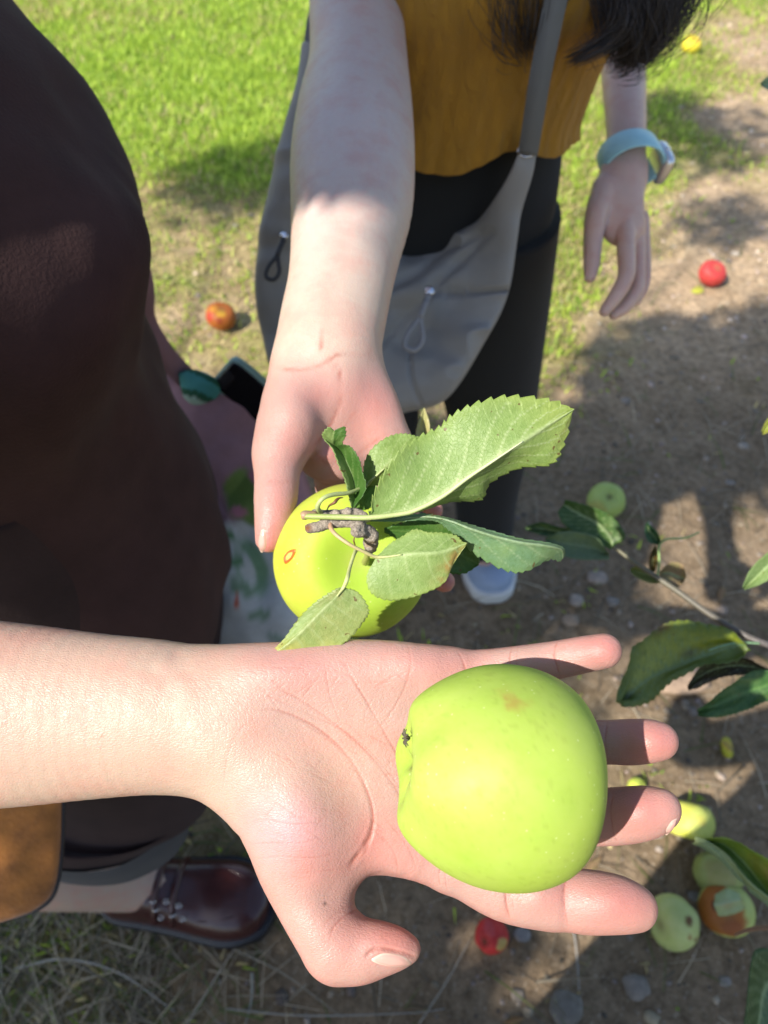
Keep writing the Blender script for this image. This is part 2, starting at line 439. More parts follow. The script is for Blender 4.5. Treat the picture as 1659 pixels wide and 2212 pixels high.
# ------------------------------------------------------------------ skin on a modelled hand
def K(px, py, Z, rpx): return (*cs(px, py, Z), rpx/FPX*Z)
SK_ARM = np.array([.43, .310, .240]); SK_PALM = np.array([.41, .262, .222]); SK_RED = np.array([.47, .145, .130]); SK_PINK = np.array([.46, .205, .180])
def finish_skin(Vc, F, base, spots, creases, lumps=(), front=True):
    """Vc in camera axes. Soft colour areas, grooved creases, gentle swellings. Returns world verts, colours."""
    Q = F[0]; Nn = vnormals(Vc, Q)
    px = CX-Vc[:, 0]/Vc[:, 2]*FPX; py = CY+Vc[:, 1]/Vc[:, 2]*FPX
    vd = -Vc/np.linalg.norm(Vc, axis=1)[:, None]; fac = np.clip((Nn*vd).sum(1)*1.6, 0, 1)
    col = base(px, py, fac) if callable(base) else np.tile(base, (len(Vc), 1))
    for (x, y, r, c, w) in spots:
        rx, ry = r if isinstance(r, tuple) else (r, r)
        g = np.exp(-(((px-x)/rx)**2+((py-y)/ry)**2))*w*fac
        col = col*(1-g[:, None])+np.asarray(c)*g[:, None]
    disp = np.zeros(len(Vc))
    for (x, y, rx, ry, hgt) in lumps:
        disp += hgt*np.exp(-(((px-x)/rx)**2+((py-y)/ry)**2))*fac
    for (P, w, dep) in creases:
        x0 = min(p[0] for p in P)-40; x1 = max(p[0] for p in P)+40; y0 = min(p[1] for p in P)-40; y1 = max(p[1] for p in P)+40
        m = (px > x0) & (px < x1) & (py > y0) & (py < y1) & (fac > .02)
        if not m.any(): continue
        d, t = poly_dist(px[m], py[m], P)
        env = np.minimum(1, np.minimum(t, 1-t)*5+.05)*(.40+.60*np.clip(.55+1.1*vnoise(np.stack([t*7+P[0][0]*.37, t*0+P[0][1]*.11, t*0], -1)), 0, 1))
        g = np.exp(-(d/w)**2)*env*fac[m]
        w = w*.5; dep = dep*.30
        disp[m] -= dep*g; disp[m] += dep*.25*np.exp(-((d-w*2.2)/(w*1.3))**2)*env*fac[m]
        if dep <= 0: continue
        g2 = np.exp(-(d/(w*.9))**2)*env*min(1, dep/.00022)*.85
        col[m] = col[m]*(1-g2[:, None])+np.array([.34, .12, .09])*g2[:, None]
    V2 = Vc+Nn*disp[:, None]
    return c2w(V2), col

def hand_one():
    h = .00085
    lo = cs(-60, 0, .33)*0; 
    F = Field((-.185, -.215, -.375), (.135, -.045, -.255), h)
    n = (0, 0, 1)
    # forearm and wrist
    F.chain([K(-70, 1541, .331, 205), K(60, 1543, .330, 192), (*cs(200, 1545, .328), 176/FPX*.328), K(330, 1547, .325, 165), K(450, 1560, .323, 158), K(520, 1575, .322, 160)], .004, n, .72)
    # heel and palm: four metacarpal rays, unequal
    F.chain([K(470, 1490, .319, 80), K(560, 1476, .317, 84), K(700, 1460, .315, 78), K(850, 1452, .314, 68), K(960, 1459, .315, 58)], .012, n, .75)   # little-finger side
    F.chain([K(480, 1560, .320, 92), K(640, 1550, .318, 86), K(850, 1555, .316, 76), K(1010, 1580, .316, 60)], .012, n, .8)
    F.chain([K(480, 1600, .320, 98), K(640, 1640, .318, 90), K(850, 1680, .316, 80), K(1010, 1720, .317, 62)], .012, n, .8)
    F.chain([K(540, 1660, .321, 78), K(640, 1710, .319, 94), K(840, 1790, .317, 86), K(960, 1845, .316, 72)], .014, n, .78)
    # thenar mound
    F.chain([K(565, 1660, .318, 72), K(600, 1710, .313, 108), K(650, 1790, .311, 112), K(683, 1870, .312, 98)], .014, n, .78)
    # fold of skin between thumb and index
    F.chain([K(690, 1800, .318, 80), K(770, 1812, .321, 62), K(850, 1832, .320, 46)], .010, n, .55)
    # thumb
    F.chain([K(636, 1800, .313, 98), K(648, 1862, .310, 92), K(667, 1930, .307, 79), K(697, 1992, .304, 75), K(722, 2032, .303, 76)], .006, n, .85)
    T = np.array([K(734, 2050, .303, 73), K(774, 2054, .301, 67), K(815, 2050, .300, 57), K(852, 2049, .299, 45), K(877, 2050, .299, 32)])
    F.chain(T, .0035, n, .85)
    # fingers
    fing = [
        [K(1000, 1880-22, .316, 74), K(1090, 1912, .313, 73), K(1180, 1938, .310, 68), K(1225, 1944, .309, 64), K(1270, 1948, .307, 66), K(1320, 1952, .305, 62), K(1350, 1957, .304, 56), K(1371, 1962, .304, 49)],
        [K(1000, 1724, .317, 66), K(1130, 1752, .314, 64), K(1250, 1764, .306, 60), K(1330, 1763, .299, 60), K(1390, 1756, .294, 57), K(1426, 1749, .291, 45)],
        [K(1000, 1584, .316, 62), K(1130, 1598, .315, 56), K(1260, 1604, .306, 50), K(1312, 1603, .302, 47), K(1360, 1603, .299, 49), K(1400, 1601, .296, 47), K(1424, 1601, .295, 41)],
        [K(945, 1463, .315, 58), K(1040, 1452, .315, 49), K(1120, 1439, .312, 44), K(1210, 1424, .307, 41), K(1260, 1414, .304, 40), K(1305, 1406, .301, 38)]]
    for P in fing: F.chain(P, .006, n, .84)
    V, Q = F.mesh(); V = relax(V, Q[0], 3, .5); V, q_ = subdiv(V, Q[0]); V = relax(V, q_, 2, .5); Q = [q_]
    # the thumbnail's side, the seams of the joints
    cr = [
        ([(529, 1539), (598, 1534), (688, 1575), (756, 1640), (795, 1715), (806, 1775), (792, 1835), (757, 1876)], 5.5, .0011),
        ([(598, 1486), (661, 1520), (767, 1600), (846, 1690), (880, 1760), (905, 1800)], 4.5, .0007),
        ([(640, 1530), (760, 1590), (842, 1672), (900, 1760)], 3, .0003),
        ([(740, 1430), (794, 1520), (846, 1610), (880, 1660)], 4, .0006),
        ([(878, 1388), (886, 1431), (875, 1480), (850, 1530), (800, 1600)], 3.5, .0004),
        ([(700, 1420), (712, 1500), (735, 1560)], 3, .0003),
        ([(555, 1545), (512, 1585), (490, 1640), (480, 1710)], 3.5, .0005),
        ([(335, 1412), (380, 1465), (425, 1548)], 26, -.0017), ([(250, 1440), (360, 1500), (440, 1590)], 22, -.0009),
        ([(788, 2070), (800, 2056), (822, 2048), (865, 2056), (908, 2072)], 6, .0022),
        ([(783, 1958), (750, 1976), (722, 2002), (709, 2036)], 4.5, .0009),
        ([(765, 1950), (735, 1966), (708, 1990), (693, 2018)], 3, .0003),
        ([(700, 1800), (660, 1815), (600, 1818), (540, 1822)], 3, .00035),
        ([(730, 1838), (680, 1850), (610, 1848), (550, 1856)], 3, .0004),
        ([(690, 1770), (640, 1776), (580, 1772), (520, 1780)], 3, .00028),
        ([(760, 1872), (700, 1880), (640, 1885)], 3, .0003),
        ([(808, 1770), (797, 1810), (775, 1845), (750, 1878)], 7, .0020),
        ([(820, 1800), (850, 1840), (860, 1880)], 3.5, .0005), ([(835, 1770), (880, 1830), (900, 1880)], 3, .0004),
        ([(955, 1862), (948, 1890), (950, 1915)], 3.5, .0006), ([(968, 1862), (962, 1895), (966, 1925)], 3, .0004),
        ([(1100, 1862), (1092, 1900), (1093, 1950), (1102, 1990)], 4.2, .0008), ([(1112, 1870), (1106, 1920), (1110, 1980)], 3, .0004),
        ([(1226, 1880), (1219, 1920), (1220, 1960), (1228, 2004)], 4.2, .0008),
        ([(1326, 1705), (1320, 1750), (1326, 1800), (1334, 1820)], 4, .0007),
        ([(1312, 1556), (1308, 1600), (1314, 1652)], 4, .0006),
        ([(1204, 1382), (1198, 1410), (1203, 1440), (1212, 1464)], 3.8, .0007),
        ([(1107, 1394), (1101, 1420), (1105, 1450), (1110, 1480)], 3.8, .0007), ([(1120, 1392), (1116, 1425), (1120, 1470)], 2.6, .0003),
        ([(988, 1407), (1000, 1430), (1010, 1460)], 4, .0006)]
    rr = random.Random(4)
    for k in range(90):                                   # the palm's fine lines
        x = rr.uniform(540, 900); y = rr.uniform(1420, 1800); a = rr.choice((.7, -.9, .15))+rr.uniform(-.35, .35); L = rr.uniform(25, 85)
        cr.append(([(x, y), (x+L*.5*math.cos(a)+rr.uniform(-4, 4), y+L*.5*math.sin(a)), (x+L*math.cos(a), y+L*math.sin(a))], 3.2, rr.uniform(.00012, .00032)))
    def base(px, py, fac):
        t = sstep(430, 620, px); c = SK_ARM*(1-t[:, None])+SK_PALM*t[:, None]
        e = sstep(1.0, .35, fac)[:, None]*.25*t[:, None]
        return c*(1-e)+SK_RED*e
    spots = [(1290, 1405, (75, 40), SK_RED, .62), (1425, 1600, (80, 55), SK_RED, .60), (1380, 1752, (90, 60), SK_RED, .62), (1350, 1950, (95, 70), SK_RED, .55),
             (1220, 1945, (90, 60), SK_PINK, .5), (860, 2025, (80, 50), SK_RED, .55), (760, 2000, (80, 70), SK_PINK, .6), (620, 1795, (90, 80), (.62, .30, .34), .55),
             (700, 1870, (80, 60), SK_PINK, .5), (660, 1450, (110, 50), SK_PINK, .6), (950, 1440, (110, 50), SK_PINK, .6), (860, 1850, (110, 60), SK_PINK, .55),
             (740, 1660, (80, 80), (.50, .33, .25), .45), (600, 1650, (70, 60), (.50, .36, .28), .5), (790, 1810, (30, 40), SK_RED, .4),
             (385, 1480, (14, 60), (.40, .34, .27), .35), (432, 1545, (11, 50), (.40, .34, .28), .35), (345, 1440, (70, 12), (.42, .35, .28), .3),
             (150, 1450, (140, 60), (.52, .32, .25), .4), (703, 1953, 4, (.10, .06, .05), .9), (512, 1990, 3, (.2, .1, .07), .5), (222, 1590, 4, (.35, .18, .12), .5), (95, 1480, 3, (.33, .17, .12), .5)]
    lumps = [(600, 1455, 80, 40, .0018), (905, 1440, 60, 45, .0020), (1290, 1408, 40, 26, .0014), (1150, 1432, 30, 24, .0010), (1400, 1603, 45, 32, .0018), (1375, 1755, 45, 38, .0020), (1310, 1950, 52, 42, .0020), (1160, 1930, 36, 40, .0014),
             (720, 1950, 40, 40, -.0012), (1220, 1945, 10, 60, -.0005), (1100, 1930, 10, 60, -.0005),
             (1165, 1930, 42, 40, .0006), (820, 2035, 40, 30, .0006), (655, 1760, 70, 90, .0028)]
    Vw, col = finish_skin(V, Q, base, spots, cr, lumps)
    return Vw, Q, col
#------------------------------------------------ apples
def frame_from(axis, ref=(0, 1, 0)):
    a = np.asarray(axis, float); a /= np.linalg.norm(a); u = np.cross(ref, a); u /= np.linalg.norm(u)+1e-9; v = np.cross(a, u)
    return np.stack([u, v, a], 1)
def apple_mesh(R, H=.9, stem_d=.22, calyx_d=.16, taper=.10, lobe=.03, nl=5, ph=0.0, n=96, m=72, wob=.012, seed=0, sw=.55, cw=.5):
    """surface of revolution with stem cavity at +z, calyx basin and lobes at -z"""
    th = np.linspace(0.0, np.pi, m)[:, None]; phi = np.linspace(0, 2*np.pi, n, endpoint=False)[None, :]
    x = np.sin(th)**.92*(1+taper*np.cos(th)); z = H*np.cos(th)*np.ones_like(phi)
    low = sstep(1.2, 2.9, th)
    lb = 1+lobe*np.cos(nl*(phi-ph))*low*1.2+lobe*.5*np.cos(2*(phi-ph*.7)+.6)+lobe*.25*np.cos(3*phi+2)
    z = z - stem_d*np.exp(-(th/sw)**2) + calyx_d*np.exp(-((np.pi-th)/cw)**2)*(1+.35*np.cos(nl*(phi-ph))*np.exp(-((np.pi-th-.5)/.35)**2))
    z = z - lobe*1.5*np.cos(nl*(phi-ph))*np.exp(-((np.pi-th-.62)/.35)**2)
    P = np.stack([x*np.cos(phi)*lb, x*np.sin(phi)*lb, z], -1)
    P = P*(1+wob*fbm(P*1.6+seed*5.1, 2)[..., None])
    return P*R, th*np.ones_like(phi), phi*np.ones_like(th)
def place_apple(name, pos, axis, R, color_fn, mat_, parent=None, **kw):
    P, th, ph = apple_mesh(R, **kw); m, n, _ = P.shape
    Rm = frame_from(axis); Pw = P.reshape(-1, 3) @ Rm.T
    V, F = loft(P, caps=False)
    pole0, pole1 = P[0].mean(0), P[-1].mean(0)
    Pl = P.reshape(-1, 3)
    col = color_fn(Pl/R, th.ravel(), ph.ravel(), Pw/R)
    return obj(name, np.asarray(pos)+Pw, F, mat_, parent, col, origin=pos)

# ------------------------------------------------------------------ leaves
def leaf(name, L, Mi, Rr, mat_, parent=None, top=(.10, .22, .03), vein=(.42, .52, .25), ns=110, nt=11, teeth=22, tooth=.05, nlat=8, left=None, right=None,
         edge=None, spots=(), seed=0, thick=.00035, curlamp=.0012, tip=None, slant=.33):
    """L, Mi, Rr: rows of (px,py,Z) for the left edge, midrib and right edge (world points if already 3D via tuple 'w')"""
    tr = lambda A: np.array([W(*p) for p in A]) if not isinstance(A, np.ndarray) else A
    L, Mi, Rr = catmull(tr(L), ns), catmull(tr(Mi), ns), catmull(tr(Rr), ns)
    s = np.linspace(0, 1, ns)
    size = np.linalg.norm(np.diff(Mi, axis=0), axis=1).sum()
    saw = (s*teeth+seed*.3) % 1.0; saw = saw*(s > .05)*(s < .985)
    rows, T, SD = [], [], []
    for side, E in ((-1, L), (1, Rr)):
        w = np.linalg.norm(E-Mi, axis=1)[:, None]; d = (E-Mi)/(w+1e-9)
        E2 = E+d*(np.minimum(w, size*.3)*.0+size*tooth*.50*saw[:, None]*np.minimum(1, w/(size*.06)))
        for k in range(1, nt+1):
            t = k/nt; rows.append(((side*t), Mi*(1-t)+E2*t))
    rows.append((0, Mi)); rows.sort(key=lambda r: r[0])
    G_ = np.stack([r[1] for r in rows], 1); tt = np.array([r[0] for r in rows])[None, :]*np.ones((ns, 1)); ss = s[:, None]*np.ones_like(tt)
    nrm = np.cross(np.gradient(G_, axis=0), np.gradient(G_, axis=1)); nrm /= np.linalg.norm(nrm, axis=2)[..., None]+1e-12
    ph = (ss-np.abs(tt)*slant*(1-.2*ss))*nlat+(.35*(tt > 0))
    latd = np.abs(ph-np.round(ph)); lat = np.exp(-(latd/(.048*(1.3-np.abs(tt)*.6)))**2)*(np.abs(tt) < .9)*(ph > .1)*(ss < .97)
    mid = np.exp(-(tt/(.05+.03*(1-ss)))**2)
    wv = .0*np.cos(ph*2*np.pi)*np.sin(np.pi*np.clip(np.abs(tt), 0, 1))*sstep(0, .2, ss)
    wv = wv+curlamp*1.9*fbm(np.stack([ss*4, tt*2, ss*0+seed], -1), 2)*np.abs(tt)
    to = CAMP-G_; sg = np.sign((nrm*to).sum(2))[..., None]; nrm = nrm*sg
    G_ = G_+nrm*(wv-.0007*0+.0005*mid+.00007*lat)[..., None]*(size/.08)
    V, F = sheet(G_)
    c = np.zeros((ns, tt.shape[1], 3)); c[:] = top
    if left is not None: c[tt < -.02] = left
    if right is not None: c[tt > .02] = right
    if edge is not None:
        e = (sstep(.75, 1.0, np.abs(tt))*.6)[..., None]; c = c*(1-e)+np.array(edge)*e
    if tip is not None:
        e = (sstep(.62, 1.0, ss+.15*fbm(G_*90, 2))*.9)[..., None]; c = c*(1-e)+np.array(tip)*e
    for (s0, t0, r, cc, w) in spots:
        g = (np.clip(np.exp(-(((ss-s0)/r)**2+((tt-t0)/(r*2.2))**2))*(1.2+1.6*fbm(G_*400+seed, 2)), 0, 1)*w)[..., None]
        c = c*(1-g)+np.array(cc)*g
    vi = np.clip(mid+lat*(1.0-.45*np.abs(tt)), 0, 1)[..., None]*.85
    c = c*(1-vi)+np.array(vein)*vi
    o = obj(name, V, F, mat_, parent, c.reshape(-1, 3))
    sm = o.modifiers.new('thickness', 'SOLIDIFY'); sm.thickness = thick; sm.offset = 0
    return o
def petiole(name, P, r, mat_, parent, c0=(.30, .34, .10), c1=None, n=8, m=26):
    Q = catmull([W(*p) for p in P], m)
    rr = catmull([(x,)*3 for x in (r if isinstance(r, (list, tuple)) else [r, r])], m)[:, 0]
    rr = rr*(1+.06*fbm(Q*300, 2)); V, F = tube(Q, rr, n)
    t = np.repeat(np.linspace(0, 1, m), n); t = np.append(t, [0, 1])
    c1 = c1 if c1 is not None else c0
    col = np.array(c0)*(1-t[:, None])+np.array(c1)*t[:, None]
    return obj(name, V, F, mat_, parent, col)
# ================================================================== GROUND
PXK = [  # what grows where, read off the photograph: (px, py, grass density, lushness)
 (100, 80, 1, .9), (300, 150, 1, 1), (500, 150, 1, 1), (500, 300, 1, .95), (640, 20, 1, .9), (120, 30, 1, .5), (420, 330, 1, .8), (560, 360, .95, .85), (400, 420, .55, .35),
 (480, 460, .5, .3), (520, 560, .45, .3), (400, 600, .55, .45), (470, 700, .45, .35), (420, 760, .45, .4), (540, 760, .5, .35), (760, 300, .9, .8), (900, 600, .6, .5),
 (1210, 300, .85, .45), (1240, 480, .8, .4), (1200, 600, .8, .4), (1190, 730, .75, .4), (1150, 830, .5, .5), (1430, 120, 1, .6), (1450, 20, 1, .75), (1480, 200, .7, .7), (1430, 300, .7, .55),
 (1560, 60, .45, .4), (1640, 100, .1, .2), (1440, 400, .6, .6), (1580, 250, .05, .2), (1500, 420, .08, .2), (1600, 500, .03, .2), (1400, 620, .10, .2), (1300, 740, .2, .3),
 (1500, 700, .03, .2), (1300, 900, .04, .2), (1500, 950, .03, .2), (1100, 1050, .12, .3), (1200, 1150, .1, .3), (1400, 1150, .05, .2), (1550, 1250, .03, .2), (1000, 1330, .12, .3),
 (1300, 1350, .06, .2), (1500, 1500, .04, .2), (1350, 1520, .18, .35), (1600, 1800, .03, .2), (1000, 1900, .25, .3), (1250, 1850, .12, .3), (1400, 2100, .05, .2), (1100, 2150, .06, .2), (900, 2150, .12, .2),
 (700, 2150, .25, .1), (500, 2050, .35, .1), (300, 2150, .45, .12), (100, 2100, .5, .15), (50, 2000, .55, .2), (600, 1900, .4, .2), (400, 1400, .6, .5), (600, 1300, .5, .4), (780, 2000, .3, .3), (200, 1500, .8, .4)]
_kp = np.array([[*G(a, b)[:2], d, l] for a, b, d, l in PXK])
def grow(x, y):
    x = np.asarray(x, float); y = np.asarray(y, float)
    d2 = (x[..., None]-_kp[:, 0])**2+(y[..., None]-_kp[:, 1])**2
    w = 1/(d2+.003)**1.6; w /= w.sum(-1, keepdims=True)
    return (w*_kp[:, 2]).sum(-1), (w*_kp[:, 3]).sum(-1)
def gheight(x, y):
    x = np.asarray(x, float); y = np.asarray(y, float); P = np.stack([x, y, x*0], -1)
    near = np.clip(1.6-np.hypot(x, y)*.05, .3, 1)
    return (.018*fbm(P*1.7, 3)+.006*fbm(P*14+5, 3)+.0025*fbm(P*60+9, 2))*near
def g_on(px, py, extra=0.0):
    p = G(px, py, 0); p[2] = float(gheight(p[0], p[1]))+extra; return p
fine = np.linspace(-2.6, 3.4, 420); xs = np.concatenate([-np.geomspace(60, 2.75, 26), fine, np.geomspace(3.55, 60, 26)])
finey = np.linspace(-1.2, 4.8, 420); ys = np.concatenate([-np.geomspace(60, 1.35, 26), finey, np.geomspace(4.95, 60, 26)])
XX, YY = np.meshgrid(xs, ys, indexing='ij'); ZZ = gheight(XX, YY)*(np.hypot(XX, YY-1.5) < 12)
V, F = sheet(np.stack([XX, YY, ZZ], -1)); gd, gl = grow(XX.ravel(), YY.ravel())
far = sstep(3, 9, np.hypot(XX.ravel(), YY.ravel()-1)); gd = gd*(1-far)+.8*far
soil = np.array([.56, .41, .26]); turf = np.array([.40, .34, .13]); lush = np.array([.26, .42, .05])
near_shade = sstep(1.75, 1.25, YY.ravel()+.28*XX.ravel()*0+.12*fbm(np.stack([XX.ravel()*3, YY.ravel()*3, XX.ravel()*0+7], -1), 3))[:, None]  # near soil's own darker tone, with the shade there put into its colour
nz = fbm(np.stack([XX.ravel()*6, YY.ravel()*6, XX.ravel()*0], -1), 3)
g_ = sstep(.15, .75, gd+.25*nz)[:, None]; l_ = sstep(.3, .95, gl+.2*nz)[:, None]
gc = soil*1.08*(1-.45*near_shade)*(1-g_)+(turf*(1-l_)+lush*l_)*g_
m, nt, b = mat('ground_soil', rough=.95)
a = attr_n(nt); n1 = noise_n(nt, 9, 6, .7); n2 = noise_n(nt, 55, 6, .7); n3 = noise_n(nt, 240, 4, .7)
c = mixc(nt, ramp(nt, n1.outputs[0], [(.35, (0, 0, 0)), (.7, (1, 1, 1))]).outputs[0], a.outputs['Color'], (.62, .60, .56), 'MULTIPLY')
c = mixc(nt, math_n(nt, 'MULTIPLY', ramp(nt, n2.outputs[0], [(.42, (0, 0, 0)), (.66, (1, 1, 1))]).outputs[0], .8), c, (.42, .40, .38), 'MULTIPLY')
vo = N(nt, 'ShaderNodeTexVoronoi'); vo.inputs['Scale'].default_value = 75; nt.links.new(coords(nt), vo.inputs['Vector'])
c = mixc(nt, ramp(nt, vo.outputs['Distance'], [(.06, (.6,)*3), (.22, (0, 0, 0))]).outputs[0], c, (.46, .40, .31))
c = mixc(nt, math_n(nt, 'MULTIPLY', ramp(nt, n3.outputs[0], [(.55, (0, 0, 0)), (.7, (1, 1, 1))]).outputs[0], .5), c, (.52, .43, .30))
nt.links.new(c, b.inputs['Base Color']); b.inputs['Specular IOR Level'].default_value = .15
bump(nt, b, math_n(nt, 'ADD', n2.outputs[0], math_n(nt, 'MULTIPLY', n3.outputs[0], .5)), .9, .012)
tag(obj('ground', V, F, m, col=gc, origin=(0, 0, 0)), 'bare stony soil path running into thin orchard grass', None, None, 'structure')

def in_view(x, y, pad=90):
    d = np.stack([x, y, x*0], -1)-CAMP; c_ = d @ RC; Z = -c_[..., 2]
    px = CX+c_[..., 0]/Z*FPX; py = CY-c_[..., 1]/Z*FPX
    return (Z > .1) & (px > -pad*2) & (px < 1659+pad*2) & (py > -pad*2) & (py < 2212+pad*2.5)
def blades(x, y, hgt, wid, lean, col0, col1, seed=0, curve=.5):
    n = len(x); rg = np.random.default_rng(seed); az = rg.uniform(0, 2*np.pi, n); wa = az+np.pi/2+rg.normal(0, .5, n)
    z = gheight(x, y); B = np.stack([x, y, z-.002], 1); D = np.stack([np.cos(az), np.sin(az), az*0], 1); Wd = np.stack([np.cos(wa), np.sin(wa), wa*0], 1)*wid[:, None]
    def P(t):
        a_ = lean*(t**(1+curve)); return B+D*(hgt*np.sin(lean)*t**1.5)[:, None]+np.array([0, 0, 1])*(hgt*np.cos(lean)*(t-.25*t*t*np.sin(lean)))[:, None]
    L = [B-Wd, B+Wd, P(.5)-Wd*.8, P(.5)+Wd*.8, P(1.)]
    V = np.stack(L, 1).reshape(-1, 3); i = np.arange(n)*5
    Q = np.stack([i, i+1, i+3, i+2], 1); T = np.stack([i+2, i+3, i+4], 1)
    c = np.repeat(col0, 5, 0); c[4::5] = col1; c[2::5] = c[3::5] = (col0+col1)/2
    return V, [Q, T], c
m, nt, b = mat('grass_blade', rough=.55); a = attr_n(nt); nt.links.new(a.outputs['Color'], b.inputs['Base Color'])
tr = N(nt, 'ShaderNodeBsdfTranslucent'); nt.links.new(mixc(nt, .0, a.outputs['Color'], (1, 1, .3)), tr.inputs[0]); mx = N(nt, 'ShaderNodeMixShader'); mx.inputs[0].default_value = .5
nt.links.new(b.outputs[0], mx.inputs[1]); nt.links.new(tr.outputs[0], mx.inputs[2]); nt.links.new(mx.outputs[0], nt.nodes['Material Output'].inputs[0]); M_grass = m
def scatter(n, lo, hi, seed):
    rg = np.random.default_rng(seed); x = rg.uniform(lo[0], hi[0], n); y = rg.uniform(lo[1], hi[1], n); k = in_view(x, y); return x[k], y[k], rg
x, y, rg = scatter(520000, (-2.4, -.25), (3.0, 4.6), 3)
d, l = grow(x, y); nz = fbm(np.stack([x*7, y*7, x*0], -1), 3); nz2 = fbm(np.stack([x*26, y*26, x*0+3], -1), 2)
keep = rg.random(len(x)) < np.clip((d+.35*nz+.18*nz2-.12)*1.05, 0, 1)**1.7; x, y, d, l, nz, nz2 = (v[keep] for v in (x, y, d, l, nz, nz2)); n = len(x)
lu = np.clip(l+.45*nz+.3*nz2+rg.normal(0, .12, n), 0, 1); dry = rg.random(n) > .25+.75*lu
green = np.array([.22, .36, .045])+(np.array([.60, .74, .10])-np.array([.22, .36, .045]))*rg.random((n, 1)); straw = np.array([.56, .46, .22])*(.6+.7*rg.random((n, 1)))
c0 = np.where(dry[:, None], straw, green); hh = rg.uniform(.018, .048, n)*(.7+.5*d)
V, F, c = blades(x, y, hh, rg.uniform(.0009, .0024, n)*1.7, rg.uniform(.2, 1.35, n), c0*.9, c0*1.15, 5)
tag(obj('grass', V, F, M_grass, col=c, smooth=False, origin=(0, 0, 0)), 'short green orchard grass with dry patches', None, None, 'stuff')
# long dry hay by the brown shoe and scattered over the soil
x, y, rg = scatter(110000, (-1.0, -.3), (1.6, 2.4), 9); d, l = grow(x, y); px, py, _ = pix(np.stack([x, y, x*0], -1))
w = np.clip(sstep(640, 200, px)*sstep(1750, 2000, py)*1.1+.035, 0, 1); k = rg.random(len(x)) < w*.7; x, y = x[k], y[k]; n = len(x); 
cc = np.array([.50, .43, .31])*(.25+1.0*rg.random((n, 1))**1.5); gsel = rg.random(n) < .22; cc[gsel] = np.array([.12, .17, .04])
V, F, c = blades(x, y, rg.uniform(.04, .15, n), rg.uniform(.0007, .0021, n), rg.uniform(.9, 1.5, n), cc, cc*1.1, 6)
tag(obj('dry_grass', V, F, M_grass, col=c, smooth=False, origin=(0, 0, 0)), 'tangled grey straw lying by the dark red shoe', None, None, 'stuff')

x, y, rg = scatter(26000, (-.8, -.25), (2.6, 3.6), 19); d, l = grow(x, y); k = rg.random(len(x)) < np.clip(1.1-d, .1, 1)*.6; x, y = x[k], y[k]; n = len(x)
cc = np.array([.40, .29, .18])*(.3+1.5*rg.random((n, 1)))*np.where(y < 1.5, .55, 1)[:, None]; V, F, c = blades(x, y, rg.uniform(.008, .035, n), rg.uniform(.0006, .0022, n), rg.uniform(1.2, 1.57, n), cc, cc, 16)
tag(obj('debris', V, F, M_grass, col=c, smooth=False, origin=(0, 0, 0)), 'crumbled dry leaf and twig bits on the soil', None, None, 'stuff')
# gravel: small stones in the soil
def rock_mesh(r, seed, sub=1, flat=.6):
    import bmesh
    bm = bmesh.new(); bmesh.ops.create_icosphere(bm, subdivisions=sub, radius=1); V = np.array([v.co for v in bm.verts]); F = np.array([[v.index for v in f.verts] for f in bm.faces]); bm.free()
    V = V*(1+.35*fbm(V*1.1+seed*3.7, 3)[:, None]); V = np.sign(V)*np.abs(V)**.85; V[:, 2] *= flat; V[:, 0] *= 1.25
    return V*r, F
x, y, rg = scatter(30000, (-.6, -.2), (2.8, 4.4), 12); d, l = grow(x, y); k = rg.random(len(x)) < np.clip(1.0-d*1.3, 0.02, 1)*.62; x, y = x[k], y[k]; n = len(x)
protos = [rock_mesh(1, s_, 1) for s_ in range(6)]; Vs, Fs, Cs, off = [], [], [], 0
for i in range(n):
    V0, F0 = protos[i % 6]; r = min(.0027*math.exp(rg.normal(0, .6)), .013); a_ = rg.uniform(0, 6.28); ca, sa = math.cos(a_), math.sin(a_)
    Vr = V0*r; Vr = np.stack([Vr[:, 0]*ca-Vr[:, 1]*sa, Vr[:, 0]*sa+Vr[:, 1]*ca, Vr[:, 2]], 1)+[x[i], y[i], 0]
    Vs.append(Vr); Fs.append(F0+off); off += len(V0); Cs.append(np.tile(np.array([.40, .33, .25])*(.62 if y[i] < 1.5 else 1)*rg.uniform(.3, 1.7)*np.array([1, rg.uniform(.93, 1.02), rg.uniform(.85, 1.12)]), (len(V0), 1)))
V = np.vstack(Vs); V[:, 2] += gheight(V[:, 0], V[:, 1])
M_stone = make_simple('stone', (.4, .36, .3), .9, 120, .6, .6, 260, .002, tint=True)
tag(obj('gravel', V, [np.vstack(Fs)], M_stone, col=np.vstack(Cs), origin=(0, 0, 0)), 'small loose stones and crumbs of soil', None, None, 'stuff')
def stone(px, py, wpx, c, label, seed, flat=.5, asp=1.0):
    p = g_on(px, py); Z = pix(p)[2]; r = wpx/FPX*float(Z)*.5
    V, F = rock_mesh(r*.70, seed, 3, flat); V = V*(1+.10*vnoise(V/r*2.4+seed)+.05*vnoise(V/r*6+seed))[:, None]; V[:, 1] *= asp; p[2] += r*flat*.25
    o = obj('stone', V+p, [F], M_stone, col=np.tile(np.array(c)*np.array([.66, .60, .52]), (len(V), 1))*(1+.5*fbm(V*55+seed, 3)[:, None]), origin=p)
    tag(o, label, 'stone', 'stones lying on the orchard soil'); return o
stone(1245, 1296, 40, (.55, .50, .46), 'small pale stone beside the blue shoe toe', 1)
stone(1290, 1248, 50, (.50, .44, .40), 'pale stone just below the leafy twig tip', 2)
stone(1232, 1338, 44, (.42, .36, .30), 'brownish stone above the little fingertip', 3)
stone(1325, 1300, 34, (.40, .38, .36), 'grey stone left of the corner of the sunlit patch', 4)
